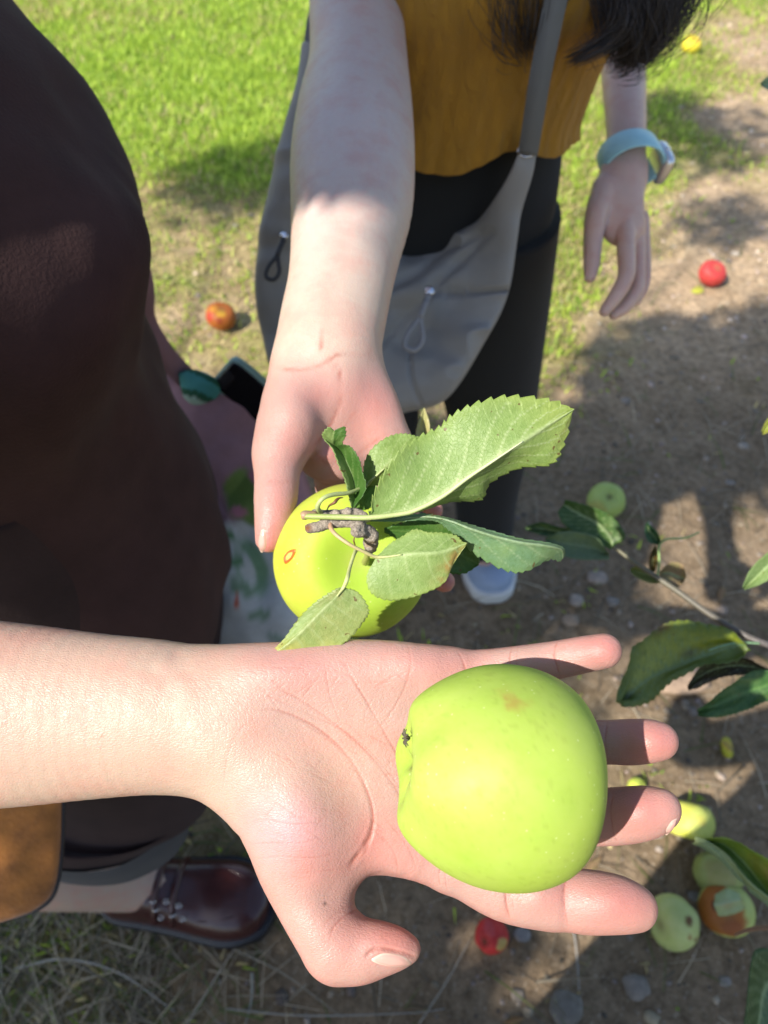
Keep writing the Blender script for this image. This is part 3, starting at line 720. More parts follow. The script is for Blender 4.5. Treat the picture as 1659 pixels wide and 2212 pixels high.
stone(1462, 1470, 150, (.46, .36, .28), 'large flat pinkish stone under the curled green leaf', 5, .22, .62)
stone(1372, 2132, 66, (.33, .31, .29), 'rough grey stone below the whitish spotted apple', 6)
stone(1222, 2180, 78, (.30, .29, .27), 'broad grey stone at the bottom edge of the path', 7, .4, 1.2)
stone(1118, 2150, 34, (.44, .40, .36), 'small light stone below the red apple', 8)
stone(1500, 1935, 30, (.40, .40, .42), 'bluish grey stone between the spotted and rotten apples', 9)
stone(1128, 2020, 44, (.38, .38, .40), 'grey stone right of the red apple', 10)
stone(1420, 1800, 34, (.42, .38, .34), 'small stone between the middle fingertip and yellow apple', 11)
stone(1566, 2120, 30, (.34, .33, .32), 'dark stone on soil near the dark corner leaf', 12)
stone(1640, 2180, 60, (.30, .28, .26), 'dark grey stone under the corner leaf', 13)
stone(1605, 965, 26, (.52, .50, .47), 'white stone in the shade near the right edge', 14)
stone(1350, 870, 24, (.46, .43, .40), 'pale stone in the shade beside the black trouser leg', 15)
stone(1585, 555, 22, (.60, .56, .50), 'whitish stone right of the bright red apple', 16)
stone(1400, 740, 20, (.50, .44, .36), 'tan stone below the hanging hand', 17)
stone(1470, 235, 20, (.50, .47, .42), 'pale pebble in the grass below the yellow apple', 18)
stone(1575, 1045, 24, (.44, .42, .40), 'small grey stone above the sunlit triangle', 19)
stone(1190, 1985, 26, (.46, .42, .38), 'small stone below the index finger', 20)
def stem(P, r, c, label):
    pts = [g_on(a_, b_, h_) for a_, b_, h_ in P]; Q = catmull(pts, 24); V, F = tube(Q, np.linspace(r, r*.55, 24), 6)
    tag(obj('dry_stalk', V, F, M_tint, col=np.tile(c, (len(V), 1))), label, 'stalk', 'dry stalks lying on the ground')
stem([(395, 2230, .004), (455, 2140, .02), (512, 2056, .03)], .0017, (.34, .30, .24), 'straight grey stalk rising to a bend below the thumb')
stem([(512, 2056, .03), (620, 2110, .02), (740, 2200, .006)], .0013, (.26, .23, .17), 'thin brown stalk running down from the bend')
stem([(548, 2105, .02), (546, 2160, .012), (528, 2225, .004)], .0019, (.32, .32, .27), 'short upright grey stalk left of the bent one')
stem([(40, 2095, .01), (150, 2078, .03), (265, 2105, .03), (380, 2186, .012)], .0018, (.36, .34, .29), 'long arching grey straw under the brown bag')
stem([(905, 2212, .004), (965, 2120, .015), (1015, 2030, .008)], .0013, (.34, .31, .25), 'thin grey stalk leaning left of the red apple')
stem([(1237, 2000, .004), (1243, 2060, .01), (1249, 2140, .006)], .0013, (.36, .36, .34), 'thin straight stalk under the index finger')
stem([(490, 2180, .012), (660, 2196, .015), (880, 2190, .01), (960, 2180, .006)], .0014, (.30, .28, .24), 'long flat stalk along the bottom of the photo')
stem([(0, 2010, .02), (20, 2100, .03), (8, 2210, .01)], .0016, (.30, .27, .20), 'grey straw standing under the brown bag at the left edge')
for k in range(5): pass
# ================================================================== APPLE ON THE OPEN PALM
def dirc(v): return np.asarray(v, float) @ RC.T            # direction given in camera axes -> world
def col_apple1(P, th, ph, Pw):
    c = np.tile(np.array([.33, .45, .075]), (len(P), 1))
    w = np.clip(.5+.9*fbm(Pw*1.2+3, 2), 0, 1)[:, None]; c = c*(1-w*.5)+np.array([.43, .50, .11])*w*.5
    s = np.exp(-((np.pi-th)/.33)**2)[:, None]; c = c*(1-s*.5)+np.array([.36, .50, .08])*s*.5
    s = np.exp(-((np.pi-th)/.11)**2)[:, None]; c = c*(1-s)+np.array([.10, .09, .05])*s
    s = (sstep(.50, .66, vnoise(Pw*24+1))*.30)[:, None]; c = c*(1-s)+np.array([.24, .30, .05])*s
    # rusty scar near the top, seen from the camera
    cc = Pw @ RC; q = np.hypot((cc[:, 0]-.03)/.14, (cc[:, 1]-.80)/.075); s = np.clip((1.15-q)+1.3*fbm(Pw*14, 3), 0, 1)[:, None]*(cc[:, 2] > 0)[:, None]*np.clip(1.8-q, 0, 1)[:, None]
    c = c*(1-s*.6)+np.array([.38, .20, .06])*s*.6
    s = np.exp(-((cc[:, 0]+.35)**2+(cc[:, 1]+.45)**2)/.02)[:, None]*np.clip(.5+1.5*fbm(Pw*9, 2), 0, 1)[:, None]; c = c*(1-s*.25)+np.array([.25, .45, .03])*s*.25
    return c
A1 = empty('apple', W(1090, 1668, .300), 'large smooth yellow-green apple resting on the open palm in front', 'apple')
Z1 = .266
ap1 = place_apple('fruit', W(1074, 1670, Z1), dirc((.96, -.13, -.10)), .0388, col_apple1, M_apple, A1, H=1.02, stem_d=.2, calyx_d=.25, taper=.10, lobe=.029, nl=4, ph=.55, n=150, m=120, wob=.02, seed=2, cw=.36)
# dried calyx in the basin
cal = []
cb = cs(884, 1594, Z1-.006)
for k in range(9):
    a_ = k*.7; p0 = cb+np.array([0, 0, 0]); p1 = cb+np.array([-.0012+.002*math.cos(a_)*.5, .0032*math.sin(a_), .0030*math.cos(a_)])
    cal.append(tube(catmull(c2w(np.array([p0, (p0+p1)/2+[-.001, 0, 0], p1])), 6), np.linspace(.0006, .0002, 6), 5))
V, F = join(cal); obj('calyx', V, F, M_tint, A1, np.tile((.09, .08, .05), (len(V), 1)))

# ================================================================== APPLE WITH ITS LEAFY SPUR
Z2 = .388
def col_apple2(P, th, ph, Pw):
    cc = Pw @ RC
    c = np.tile(np.array([.45, .50, .065]), (len(P), 1))
    w = np.clip(.5+1.0*fbm(Pw*1.3+8, 2), 0, 1)[:, None]; c = c*(1-w*.3)+np.array([.40, .47, .06])*w*.3
    s = np.exp(-(th/.62)**2)[:, None]; c = c*(1-s*.75)+np.array([.30, .50, .035])*s*.75
    s = np.exp(-(th/.14)**2)[:, None]; c = c*(1-s*.6)+np.array([.35, .33, .10])*s*.6
    s = (sstep(-.35, .75, cc[:, 0]*.8-cc[:, 1]*.6+.3*fbm(Pw*2, 2))*.8)[:, None]; c = c*(1-s)+np.array([.30, .44, .055])*s  # lower right greener: shade of leaves and hand put into the skin colour
    q = np.hypot((cc[:, 0]+.80)*1.3, (cc[:, 1]-.05)*.8)/.17; s = (np.exp(-q**2)*(cc[:, 2] > 0)*.7)[:, None]; c = c*(1-s)+np.array([.55, .36, .03])*s
    s = (sstep(.45, .62, vnoise(Pw*26))*sstep(.1, .5, vnoise(Pw*3+2))*.45)[:, None]; c = c*(1-s)+np.array([.26, .20, .05])*s
    return c
A2 = empty('apple', W(757, 1230, .425), 'yellow-green apple on fingers, with a twig and serrated leaves still attached', 'apple')
ax2 = dirc((.17, .06, .98))
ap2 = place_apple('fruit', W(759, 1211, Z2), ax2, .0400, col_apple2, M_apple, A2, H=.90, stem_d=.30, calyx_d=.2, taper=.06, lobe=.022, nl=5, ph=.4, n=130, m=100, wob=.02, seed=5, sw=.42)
# healed wound: a raised red rim with a pale corky middle, following the skin
bpy.context.view_layer.update()
def hit(o, px, py):
    d = Vector(W(px, py, 1.)-CAMP).normalized(); mw = wloc(o); r = o.ray_cast(Vector(CAMP)-mw, d); return np.array(r[1]+mw), np.array(r[2])
def patch(name, o, px, py, rx, ry, rot, cfun, mt, parent, lift=.0004, rim=.0006, n=28, m=10):
    P0, Nn = hit(o, px, py); Zc = float(pix(P0)[2]); g = []
    tocam = lambda q, nn: nn if nn @ (CAMP-q) > 0 else -nn
    for k in range(m+1):
        t = k/m; ring = []
        for a_ in np.linspace(0, 2*np.pi, n, endpoint=False):
            u, v = rx*t*math.cos(a_)*(1+.12*math.sin(3*a_)), ry*t*math.sin(a_)
            x = px+u*math.cos(rot)-v*math.sin(rot); y = py+u*math.sin(rot)+v*math.cos(rot)
            h_, nn = hit(o, x, y)
            if not np.isfinite(h_).all() or abs(float(pix(h_)[2])-Zc) > .03: h_, nn = W(x, y, Zc+.006), Nn
            nn = tocam(h_, nn); ring.append(h_+nn*(lift*(1-t**4)+rim*math.exp(-((t-.72)/.16)**2)-.0002))
        g.append(ring)
    V, F = loft(np.array(g), caps=False); t = np.repeat(np.linspace(0, 1, m+1), n)
    return obj(name, V, F, mt, parent, cfun(t, V))
def wcol(t, V):
    c = np.zeros((len(t), 3)); c[:] = (.68, .50, .12); s = sstep(.35, .6, t)[:, None]; c = c*(1-s)+np.array([.52, .10, .03])*s
    s = sstep(.82, 1, t)[:, None]; return c*(1-s)+np.array([.60, .55, .05])*s
patch('healed_wound', ap2, 626, 1201, 20, 9, -.95, wcol, M_apple, A2, lift=.0007, rim=.0010)

# woody spur, grown as one knobbly piece
def spur():
    F = Field((-.0445, -.0235, -.352), (-.0005, .0085, -.298), .00042)
    zz = .322
    F.chain([K(668, 1141, zz, 10.5), K(690, 1137, zz, 12), K(715, 1131, zz, 11.5), K(745, 1130, zz, 9.5), K(775, 1128, zz, 12)], .0012)
    F.chain([K(678, 1106, zz+.002, 6.5), K(700, 1110, zz+.002, 9), K(735, 1109, zz+.002, 8.5), K(765, 1106, zz+.002, 9), K(785, 1116, zz+.002, 11)], .0012)
    F.chain([K(770, 1128, zz, 13), K(781, 1143, zz+.002, 15), K(796, 1150, zz+.005, 15), K(803, 1164, zz+.009, 14.5), K(800, 1182, zz+.015, 14)], .0015)
    for (x, y, z, r) in [(769, 1147, zz-.002, 12), (803, 1155, zz+.005, 14.5), (799, 1172, zz+.011, 15.5), (702, 1117, zz-.001, 9), (752, 1104, zz, 9), (727, 1110, zz, 7.5), (780, 1150, zz-.001, 9)]:
        F.chain([K(x, y, z, r), K(x+1, y+2, z, r)], .0015)
    V, Q = F.mesh(); Nn = vnormals(V, Q[0])
    ring = np.sin((V[:, 0]*.4+V[:, 1])*2*np.pi/.0022+2*vnoise(V*400))*.5
    V = V+Nn*(.00042*fbm(V*520, 3)+.00022*fbm(V*1500, 2)+.00014*ring)[:, None]
    px = CX-V[:, 0]/V[:, 2]*FPX; py = CY+V[:, 1]/V[:, 2]*FPX
    c = np.tile(np.array([.30, .26, .21]), (len(V), 1))*(1+.45*fbm(V*420, 3)[:, None]+.25*vnoise(V*1600)[:, None])
    s = np.exp(-((px-664)**2+(py-1141)**2)/90)[:, None]; c = c*(1-s)+np.array([.20, .07, .02])*s
    s = (np.clip(sstep(1155, 1168, py)*(vnoise(V*np.array([300, 900, 300])) > .15), 0, 1)*.5)[:, None]; c = c*(1-s)+np.array([.42, .30, .17])*s
    return c2w(V), Q, c
V, Q, c = spur()
m, nt, b = mat('spur_bark', rough=.85); a = attr_n(nt); n1 = noise_n(nt, 1300, 4, .7)
nt.links.new(mixc(nt, ramp(nt, n1.outputs[0], [(.4, (0, 0, 0)), (.65, (1, 1, 1))]).outputs[0], a.outputs['Color'], (.45, .42, .40), 'MULTIPLY'), b.inputs['Base Color']); bump(nt, b, n1.outputs[0], .7, .0006)
obj('twig', V, Q, m, A2, c)
zt = .322
petiole('stalk', [(800, 1180, zt+.016), (795, 1195, zt+.022), (791, 1209, zt+.030), (790, 1214, zt+.040)], [.0028, .0017, .0015, .0020], M_petiole, A2, (.34, .36, .10), (.26, .28, .08))
# dead stipule
petiole('stipule', [(706, 1102, zt-.001), (712, 1092, zt-.004), (722, 1086, zt-.006), (727, 1080, zt-.005), (733, 1076, zt-.004), (741, 1075, zt-.003)], [.0002, .0005, .0008, .0005, .0002], M_petiole, A2, (.16, .07, .03), n=5)
petiole('stipule', [(767, 1178, zt+.012), (764, 1168, zt+.010), (766, 1160, zt+.010)], [.0003, .0004, .0002], M_petiole, A2, (.16, .07, .03), n=5)
G_pale = (.245, .36, .105); G_dark = (.07, .17, .02)
# big leaf reaching up to the right, underside up
Z = .315
l1 = leaf('leaf', [(800, 1112, Z), (806, 1077, Z-.002), (828, 1029, Z-.004), (860, 982, Z-.004), (905, 948, Z+.000), (950, 926, Z+.001), (982, 898, Z-.002), (1034, 873, Z-.004), (1101, 860, Z-.003), (1180, 867, Z-.002), (1238, 884, Z)],
     [(792, 1119, Z+.001), (823, 1116, Z+.001), (860, 1111, Z+.001), (897, 1102, Z), (955, 1073, Z-.001), (1008, 1034, Z-.003), (1050, 1006, Z-.004), (1088, 981, Z-.005), (1130, 953, Z-.005), (1182, 919, Z-.003), (1239.6, 884, Z)],
     [(794, 1120, Z+.001), (823, 1118, Z+.002), (862, 1113, Z+.003), (910, 1104, Z+.006), (975, 1086, Z+.012), (1040, 1079, Z+.011), (1060, 1042, Z+.008), (1120, 1009, Z+.006), (1190, 1000, Z+.004), (1217, 960, Z+.002), (1239.6, 885, Z)],
     M_leaf, A2, G_pale, vein=(.50, .58, .30), ns=420, nt=22, teeth=25, tooth=.034, nlat=9, seed=1, edge=(.27, .37, .08), thick=.0003,
     tip=(.34, .42, .10), spots=[(.93, .7, .05, (.20, .10, .04), .3)], curlamp=.0008)
petiole('petiole', [(653, 1115, zt-.003), (690, 1116, zt-.005), (740, 1117, zt-.006), (794, 1118, Z-.0008), (860, 1111, Z-.0009), (897, 1102, Z-.0011), (955, 1073, Z-.002), (1008, 1034, Z-.004), (1050, 1006, Z-.005), (1088, 981, Z-.006), (1130, 953, Z-.006)],
        [.0013, .0013, .00125, .0012, .00105, .0010, .0009, .0008, .0006, .0004, .00025], M_petiole, A2, (.26, .33, .07), (.56, .62, .36), m=60)
V, F = tube(catmull([W(650, 1115, zt-.003), W(664, 1112, zt-.0025), W(684, 1110, zt-.001)], 8), [.0014, .0019, .0021, .0020, .0018, .0016, .0014, .0012], 8)
obj('bud', V, F, M_petiole, A2, np.tile((.34, .22, .13), (len(V), 1)))
# second long leaf, bluish, hanging right
Z = .326
leaf('leaf', [(800, 1121, Z), (860, 1117, Z), (915, 1109, Z-.002), (955, 1114, Z-.003), (982, 1121, Z-.003), (1021, 1134, Z-.003), (1074, 1150, Z-.003), (1127, 1163, Z-.003), (1180, 1171, Z-.001), (1214, 1183, Z+.004), (1219, 1200, Z+.008)],
     [(800, 1123, Z), (860, 1121, Z), (915, 1116, Z-.003), (950, 1119, Z-.005), (982, 1128, Z-.006), (1021, 1143, Z-.007), (1074, 1159, Z-.007), (1127, 1171, Z-.007), (1180, 1178, Z-.004), (1212, 1187, Z+.002), (1214, 1206, Z+.008)],
     [(800, 1126, Z), (860, 1126, Z), (915, 1122, Z-.001), (948, 1126, Z-.001), (972, 1145, Z), (1000, 1172, Z+.001), (1040, 1203, Z+.001), (1098, 1231, Z+.001), (1140, 1231, Z+.001), (1190, 1208, Z+.003), (1213, 1214, Z+.009)],
     M_leafd, A2, (.15, .27, .14), vein=(.30, .40, .24), ns=300, nt=18, teeth=26, tooth=.030, nlat=8, seed=2, edge=(.15, .27, .11), thick=.0003, curlamp=.0006)
Z = .340
leaf('leaf', [(830, 1140, Z-.003), (880, 1128, Z-.002), (920, 1120, Z), (960, 1128, Z+.002), (1000, 1150, Z+.004), (1032, 1185, Z+.006), (1036, 1214, Z+.008)],
     [(830, 1145, Z-.003), (880, 1148, Z), (920, 1156, Z+.002), (955, 1172, Z+.004), (985, 1190, Z+.006), (1010, 1206, Z+.008), (1034, 1218, Z+.008)],
     [(830, 1150, Z-.003), (868, 1166, Z), (896, 1186, Z+.002), (925, 1208, Z+.004), (960, 1232, Z+.006), (1000, 1238, Z+.008), (1034, 1220, Z+.008)],
     M_leafd, A2, (.055, .14, .02), vein=(.12, .22, .05), ns=90, nt=9, teeth=16, tooth=.035, nlat=7, seed=3)
# pale leaf over the apple's lower right
Z = .318
leaf('leaf', [(816, 1200, Z), (841, 1177, Z+.002), (868, 1161, Z+.003), (897, 1146, Z+.004), (925, 1153, Z+.003), (955, 1152, Z+.003), (985, 1157, Z+.003), (998, 1170, Z+.001), (1009, 1173, Z)],
     [(812, 1204, Z), (835, 1203, Z-.001), (868, 1198, Z-.002), (900, 1195, Z-.003), (935, 1194, Z-.003), (960, 1190, Z-.002), (980, 1184, Z-.001), (995, 1178, Z), (1009, 1173, Z)],
     [(810, 1208, Z), (793, 1245, Z), (803, 1280, Z), (840, 1296, Z+.001), (885, 1291, Z+.001), (925, 1278, Z+.001), (962, 1256, Z+.001), (981, 1216, Z+.001), (1009, 1174, Z)],
     M_leaf, A2, (.285, .40, .13), vein=(.44, .54, .24), ns=300, nt=20, teeth=22, tooth=.034, nlat=6, seed=4, edge=(.34, .44, .12), thick=.0003,
     spots=[(.82, .45, .16, (.40, .19, .05), .75), (.9, .7, .08, (.42, .20, .06), .6), (.75, .75, .06, (.30, .13, .04), .5)], tip=(.36, .42, .12))
petiole('petiole', [(714, 1131, zt-.001), (716, 1143, zt-.005), (728, 1157, zt-.008), (757, 1177, zt-.009), (789, 1193, zt-.007), (812, 1203, Z-.001), (838, 1202.5, Z-.0015), (868, 1198, Z-.003)],
        [.0011, .0010, .00085, .0008, .0008, .0008, .0005, .0003], M_petiole, A2, (.44, .24, .16), (.42, .48, .18), m=40)
# yellow-tipped leaf hanging down to the left
Z = .310
leaf('leaf', [(741, 1268, Z), (717, 1280, Z), (682, 1303, Z), (648, 1337, Z), (618, 1377, Z), (590, 1405, Z+.001), (568, 1424, Z+.002)],
     [(742, 1269, Z), (725, 1291, Z-.002), (700, 1314, Z-.003), (667, 1348, Z-.003), (638, 1376, Z-.002), (608, 1400, Z-.001), (568, 1424, Z+.002)],
     [(745, 1269, Z), (774, 1282, Z), (795, 1316, Z), (785, 1342, Z), (745, 1387, Z), (680, 1421, Z+.001), (568, 1425, Z+.002)],
     M_leaf, A2, (.29, .385, .13), vein=(.42, .49, .22), ns=300, nt=20, teeth=20, tooth=.032, nlat=7, seed=6, edge=(.33, .40, .12), tip=(.58, .48, .09),
     spots=[(.15, .2, .05, (.35, .20, .08), .5), (.5, .5, .25, (.40, .40, .14), .5), (.2, -.5, .15, (.38, .33, .14), .5)], thick=.0003)
petiole('petiole', [(770, 1187, zt+.006), (764, 1200, zt), (756, 1225, zt-.006), (750, 1250, Z-.002), (742, 1269, Z-.001), (728, 1288, Z-.003)], [.0010, .0008, .0008, .0009, .0008, .0003], M_petiole, A2, (.46, .50, .20), m=30)
# small leaf behind the big one
Z = .333
leaf('leaf', [(791, 1048, Z), (786, 1025, Z), (789, 997, Z), (805, 970, Z-.001), (832, 949, Z-.001), (858, 939, Z), (882, 939, Z), (903, 945, Z+.001), (925, 950, Z+.003)],
     [(791, 1049, Z), (803, 1037, Z-.001), (818, 1023, Z-.002), (832, 1010, Z-.002), (850, 994, Z-.002), (868, 980, Z-.001), (888, 966, Z), (906, 956, Z+.002), (926, 951, Z+.003)],
     [(792, 1050, Z), (812, 1048, Z+.001), (840, 1045, Z+.002), (862, 1035, Z+.003), (882, 1022, Z+.004), (900, 1003, Z+.004), (914, 985, Z+.004), (922, 968, Z+.003), (926, 952, Z+.003)],
     M_leaf, A2, (.24, .35, .09), vein=(.40, .48, .20), ns=220, nt=16, teeth=19, tooth=.036, nlat=7, seed=7)
petiole('petiole', [(694, 1108, zt), (686, 1098, zt-.006), (690, 1085, zt-.009), (702, 1074, zt-.009), (722, 1068, zt-.006), (752, 1065, zt-.001), (775, 1057, zt+.005), (791, 1049, Z-.001), (805, 1035, Z-.002), (832, 1010, Z-.003)],
        [.0011, .0011, .00105, .0010, .0010, .00095, .0009, .0009, .0006, .0003], M_petiole, A2, (.36, .42, .17), m=44)
# folded leaf with the curled top
Z = .324
leaf('leaf', [(759, 1094, Z), (755, 1068, Z), (746, 1034, Z), (731, 1002, Z), (719, 971, Z), (700, 948, Z), (700, 934, Z-.004), (713, 923, Z-.006)],
     [(762, 1101, Z+.001), (767, 1061, Z+.005), (762, 1032, Z+.006), (751, 1003, Z+.006), (736, 976, Z+.006), (722, 962, Z+.004), (720, 950, Z-.001), (722, 930, Z-.004)],
     [(765, 1098, Z+.001), (790, 1056, Z-.001), (782, 1018, Z-.002), (773, 990, Z-.002), (756, 966, Z-.001), (740, 958, Z-.001), (746, 940, Z-.004), (744, 920, Z-.006)],
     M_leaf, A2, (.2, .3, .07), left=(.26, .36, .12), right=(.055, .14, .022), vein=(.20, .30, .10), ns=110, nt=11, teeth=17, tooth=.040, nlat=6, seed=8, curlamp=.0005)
Z = .334
leaf('leaf', [(766, 1100, Z), (760, 1080, Z), (768, 1062, Z), (785, 1050, Z), (812, 1046, Z)], [(766, 1101, Z), (772, 1088, Z-.001), (782, 1076, Z-.001), (796, 1064, Z), (814, 1050, Z)],
     [(768, 1103, Z), (785, 1102, Z), (800, 1096, Z), (812, 1078, Z), (816, 1055, Z)], M_leaf, A2, (.10, .24, .03), vein=(.16, .30, .05), ns=60, nt=8, teeth=10, tooth=.04, nlat=5, seed=9)
# ================================================================== PERSON IN THE DARK TOP (open hand in front)
P1 = empty('person', (-.36, .40, 0), 'person in black-brown top and trousers holding out an open palm, dark red shoes', 'person')
V1, Q1, C1 = hand_one()
def headless_join(parts, cols):
    V, F = join(parts); return V, F, np.vstack(cols)
obj('body', V1, Q1, M_skin, P1, C1)
# ================================================================== PERSON IN THE MUSTARD TOP
P2 = empty('person', (.07, .88, 0), 'person in mustard top with grey sling bag reaching out with a leafy apple', 'person')
def hand_two():
    h = .0016
    F = Field((-.115, -.080, -.95), (.06, .50, -.355), h*1.25)
    n = (0, 0, 1)
    F.chain([K(768, -160, .74, 98), K(769, 0, .66, 101), K(774, 130, .62, 106), K(767, 240, .575, 124), K(762, 340, .53, 134), K(760, 440, .502, 132), K(747, 540, .474, 119), K(734, 620, .453, 113), K(718, 700, .437, 114), K(707, 770, .425, 112), K(712, 830, .421, 100)], .004, n, .8)
    F.chain([K(690, 800, .424, 90), K(690, 880, .420, 92), K(715, 960, .424, 84)], .012, n, .62)
    F.chain([K(760, 800, .427, 62), K(800, 870, .424, 60), K(835, 950, .424, 52), K(862, 1010, .430, 46)], .010, n, .75)
    F.chain([K(655, 810, .420, 62), K(635, 870, .412, 70), K(622, 930, .405, 66), K(607, 975, .398, 56)], .010, n, .9)
    F.chain([K(620, 930, .403, 62), K(600, 985, .396, 53), K(598, 1040, .388, 49), K(595, 1085, .382, 47), K(589, 1130, .378, 40), K(580, 1166, .377, 30)], .006, n, .85)
    for P in ([K(845, 960, .428, 42), K(885, 1030, .433, 30), K(915, 1075, .433, 25), K(938, 1102, .428, 21)],
              [K(805, 980, .432, 44), K(860, 1080, .446, 32), K(905, 1180, .447, 29), K(935, 1235, .440, 27), K(960, 1257, .432, 24)],
              [K(765, 985, .434, 46), K(795, 1120, .450, 34), K(820, 1240, .450, 31), K(835, 1290, .440, 27)],
              [K(715, 985, .434, 46), K(725, 1120, .450, 34), K(735, 1240, .450, 31), K(740, 1290, .440, 27)]):
        F.chain(P, .006, n, .85)
    V, Q = F.mesh(); V = relax(V, Q[0], 2, .5)
    cr = [([(650, 985), (690, 950), (720, 905), (735, 860), (735, 810), (715, 770)], 7, .0016), ([(598, 795), (640, 800), (690, 790), (735, 765), (800, 770)], 8, .0007),
          ([(645, 1000), (665, 975), (690, 985), (715, 1010)], 6, .0014), ([(760, 990), (800, 960), (840, 935)], 6, .0008), ([(715, 1000), (735, 940), (770, 880)], 5, .0007),
          ([(690, 700), (695, 730), (692, 765)], 6, .0008), ([(570, 1035), (600, 1042), (640, 1035)], 4, .0006)]
    def base(px, py, fac):
        t = sstep(720, 860, py); t2 = sstep(200, 700, py)[:, None]; c = (np.array([.56, .46, .42])*(1-t2)+np.array([.50, .385, .31])*t2)
        return c*(1-t[:, None])+SK_PALM*t[:, None]
    spots = [(580, 1180, (45, 60), SK_RED, .8), (598, 1080, (50, 70), SK_PINK, .7), (800, 880, (60, 90), SK_PINK, .8), (690, 860, (60, 60), SK_PINK, .5), (710, 975, (50, 30), SK_RED, .5), (645, 960, (50, 50), SK_PINK, .6),
             (940, 1102, 40, SK_RED, .7), (965, 1258, 40, SK_RED, .7), (705, 700, (12, 60), (.46, .30, .24), .4)]
    lumps = [(640, 880, 50, 60, .003), (800, 900, 40, 60, .002), (700, 985, 28, 20, .003)]
    return finish_skin(V, Q, base, spots, cr, lumps)+(Q,)
V2, C2, Q2 = hand_two()
obj('body', V2, Q2, M_skin, P2, C2)
# ------------------------------------------------ heads, arms out of frame, clothes
def head_parts(F, c, yaw, up=(0, 0, 1), s=1.0):
    """adds a head with face, ears and neck to a world-space field; c = middle of the skull"""
    cy_, sy_ = math.cos(yaw), math.sin(yaw); f = np.array([cy_, sy_, 0]); r = np.array([sy_, -cy_, 0]); u = np.array([0, 0, 1.]); R3 = np.stack([f, r, u], 1)
    P = lambda a, b_, d: np.asarray(c)+s*(a*f+b_*r+d*u)
    F.ell(P(-.012, 0, .025), (.096*s, .076*s, .092*s), .01, R3); F.ell(P(.028, 0, -.045), (.062*s, .058*s, .078*s), .03, R3)
    F.chain([(*P(.075, 0, .005), .010*s), (*P(.090, 0, -.025), .012*s), (*P(.098, 0, -.040), .013*s)], .012)
    F.ell(P(.080, 0, -.070), (.014*s, .026*s, .008*s), .008, R3); F.ell(P(.079, 0, -.082), (.013*s, .022*s, .007*s), .006, R3); F.ell(P(.066, 0, -.108), (.024*s, .024*s, .018*s), .02, R3)
    for q in (-1, 1):
        F.ell(P(.078, q*.031, .002), (.022*s, .016*s, .012*s), .008, R3, sub=True); F.ell(P(.066, q*.031, .0), (.0145*s,)*3, .003)
        F.ell(P(-.005, q*.080, -.02), (.018*s, .008*s, .030*s), .006, R3); F.ell(P(.062, q*.038, -.045), (.02*s, .022*s, .022*s), .02, R3)
    F.chain([(*P(-.025, 0, -.07), .052*s), (*P(-.030, 0, -.15), .050*s), (*P(-.035, 0, -.20), .065*s)], .02)
def coarse(lo, hi, h, fn):
    F = Field(lo, hi, h); fn(F); V, Q = F.mesh(); return V, Q
def wchain(F, pts, k=.02, q=1, nrm=None): F.chain(pts, k, nrm, q)
def hair_cap(name, c, yaw, parent, mt, drop, s=1.0):
    V, Q = coarse(np.asarray(c)-[.16, .16, .35], np.asarray(c)+[.16, .16, .15], .006, lambda F: cap_f(F, c, yaw, drop, s))
    Nn = vnormals(V, Q[0]); V = V+Nn*(.004*fbm(V*np.array([90, 90, 8]), 2))[:, None]
    return obj(name, V, Q, mt, parent)
def cap_f(F, c, yaw, drop, s):
    f = np.array([math.cos(yaw), math.sin(yaw), 0]); r = np.array([f[1], -f[0], 0]); c = np.asarray(c)
    R3 = np.stack([f, r, [0, 0, 1.]], 1)
    F.ell(c-f*.022+[0, 0, .03], (.104*s, .088*s, .098*s), .01, R3)
    F.chain([(*(c-f*.05+[0, 0, -.02]), .075), (*(c-f*.07+[0, 0, -drop*.5]), .065), (*(c-f*.07+[0, 0, -drop]), .045)], .03)
    F.ell(c+f*.075+[0, 0, -.055], (.085, .066, .085), .008, R3, sub=True)

M_brown = make_simple('dark_brown_jersey', (.052, .026, .024), .95, 22, .6, .5, 420, .0012, sheen=.05)
M_trous = make_simple('dark_trousers', (.040, .024, .023), .95, 22, .6, .5, 420, .0012, sheen=.05)
for m_ in (M_brown, M_trous): m_.node_tree.nodes['Principled BSDF'].inputs['Specular IOR Level'].default_value = .18
M_must = make_fabric('mustard_gauze', (.42, .205, .014), 850, .9, .5, .1, .9)
nt = M_must.node_tree; mp = N(nt, 'ShaderNodeMapping'); mp.inputs['Scale'].default_value = (1, 1, .42); nt.links.new(coords(nt), mp.inputs[0]); cr_ = noise_n(nt, 75, 6, .7, mp.outputs[0], 1.2); bump(nt, nt.nodes['Principled BSDF'], cr_.outputs[0], .9, .006)
M_black = make_fabric('black_trousers', (.008, .009, .010), 1200, .95, .3, .04, .3)
M_sling = make_fabric('grey_nylon', (.25, .245, .235), 2200, .62, .18, .1, .2)
M_web = make_fabric('grey_webbing', (.15, .155, .15), 1400, .8, .2, .1, .6)
M_hair, nt, b = mat('dark_hair', (.024, .017, .014), .42); b.inputs['Specular IOR Level'].default_value = .6
M_metal, nt, b = mat('polished_metal', (.75, .75, .77), .18); b.inputs['Metallic'].default_value = 1
M_eye, nt, b = mat('eye', (.6, .58, .55), .2)

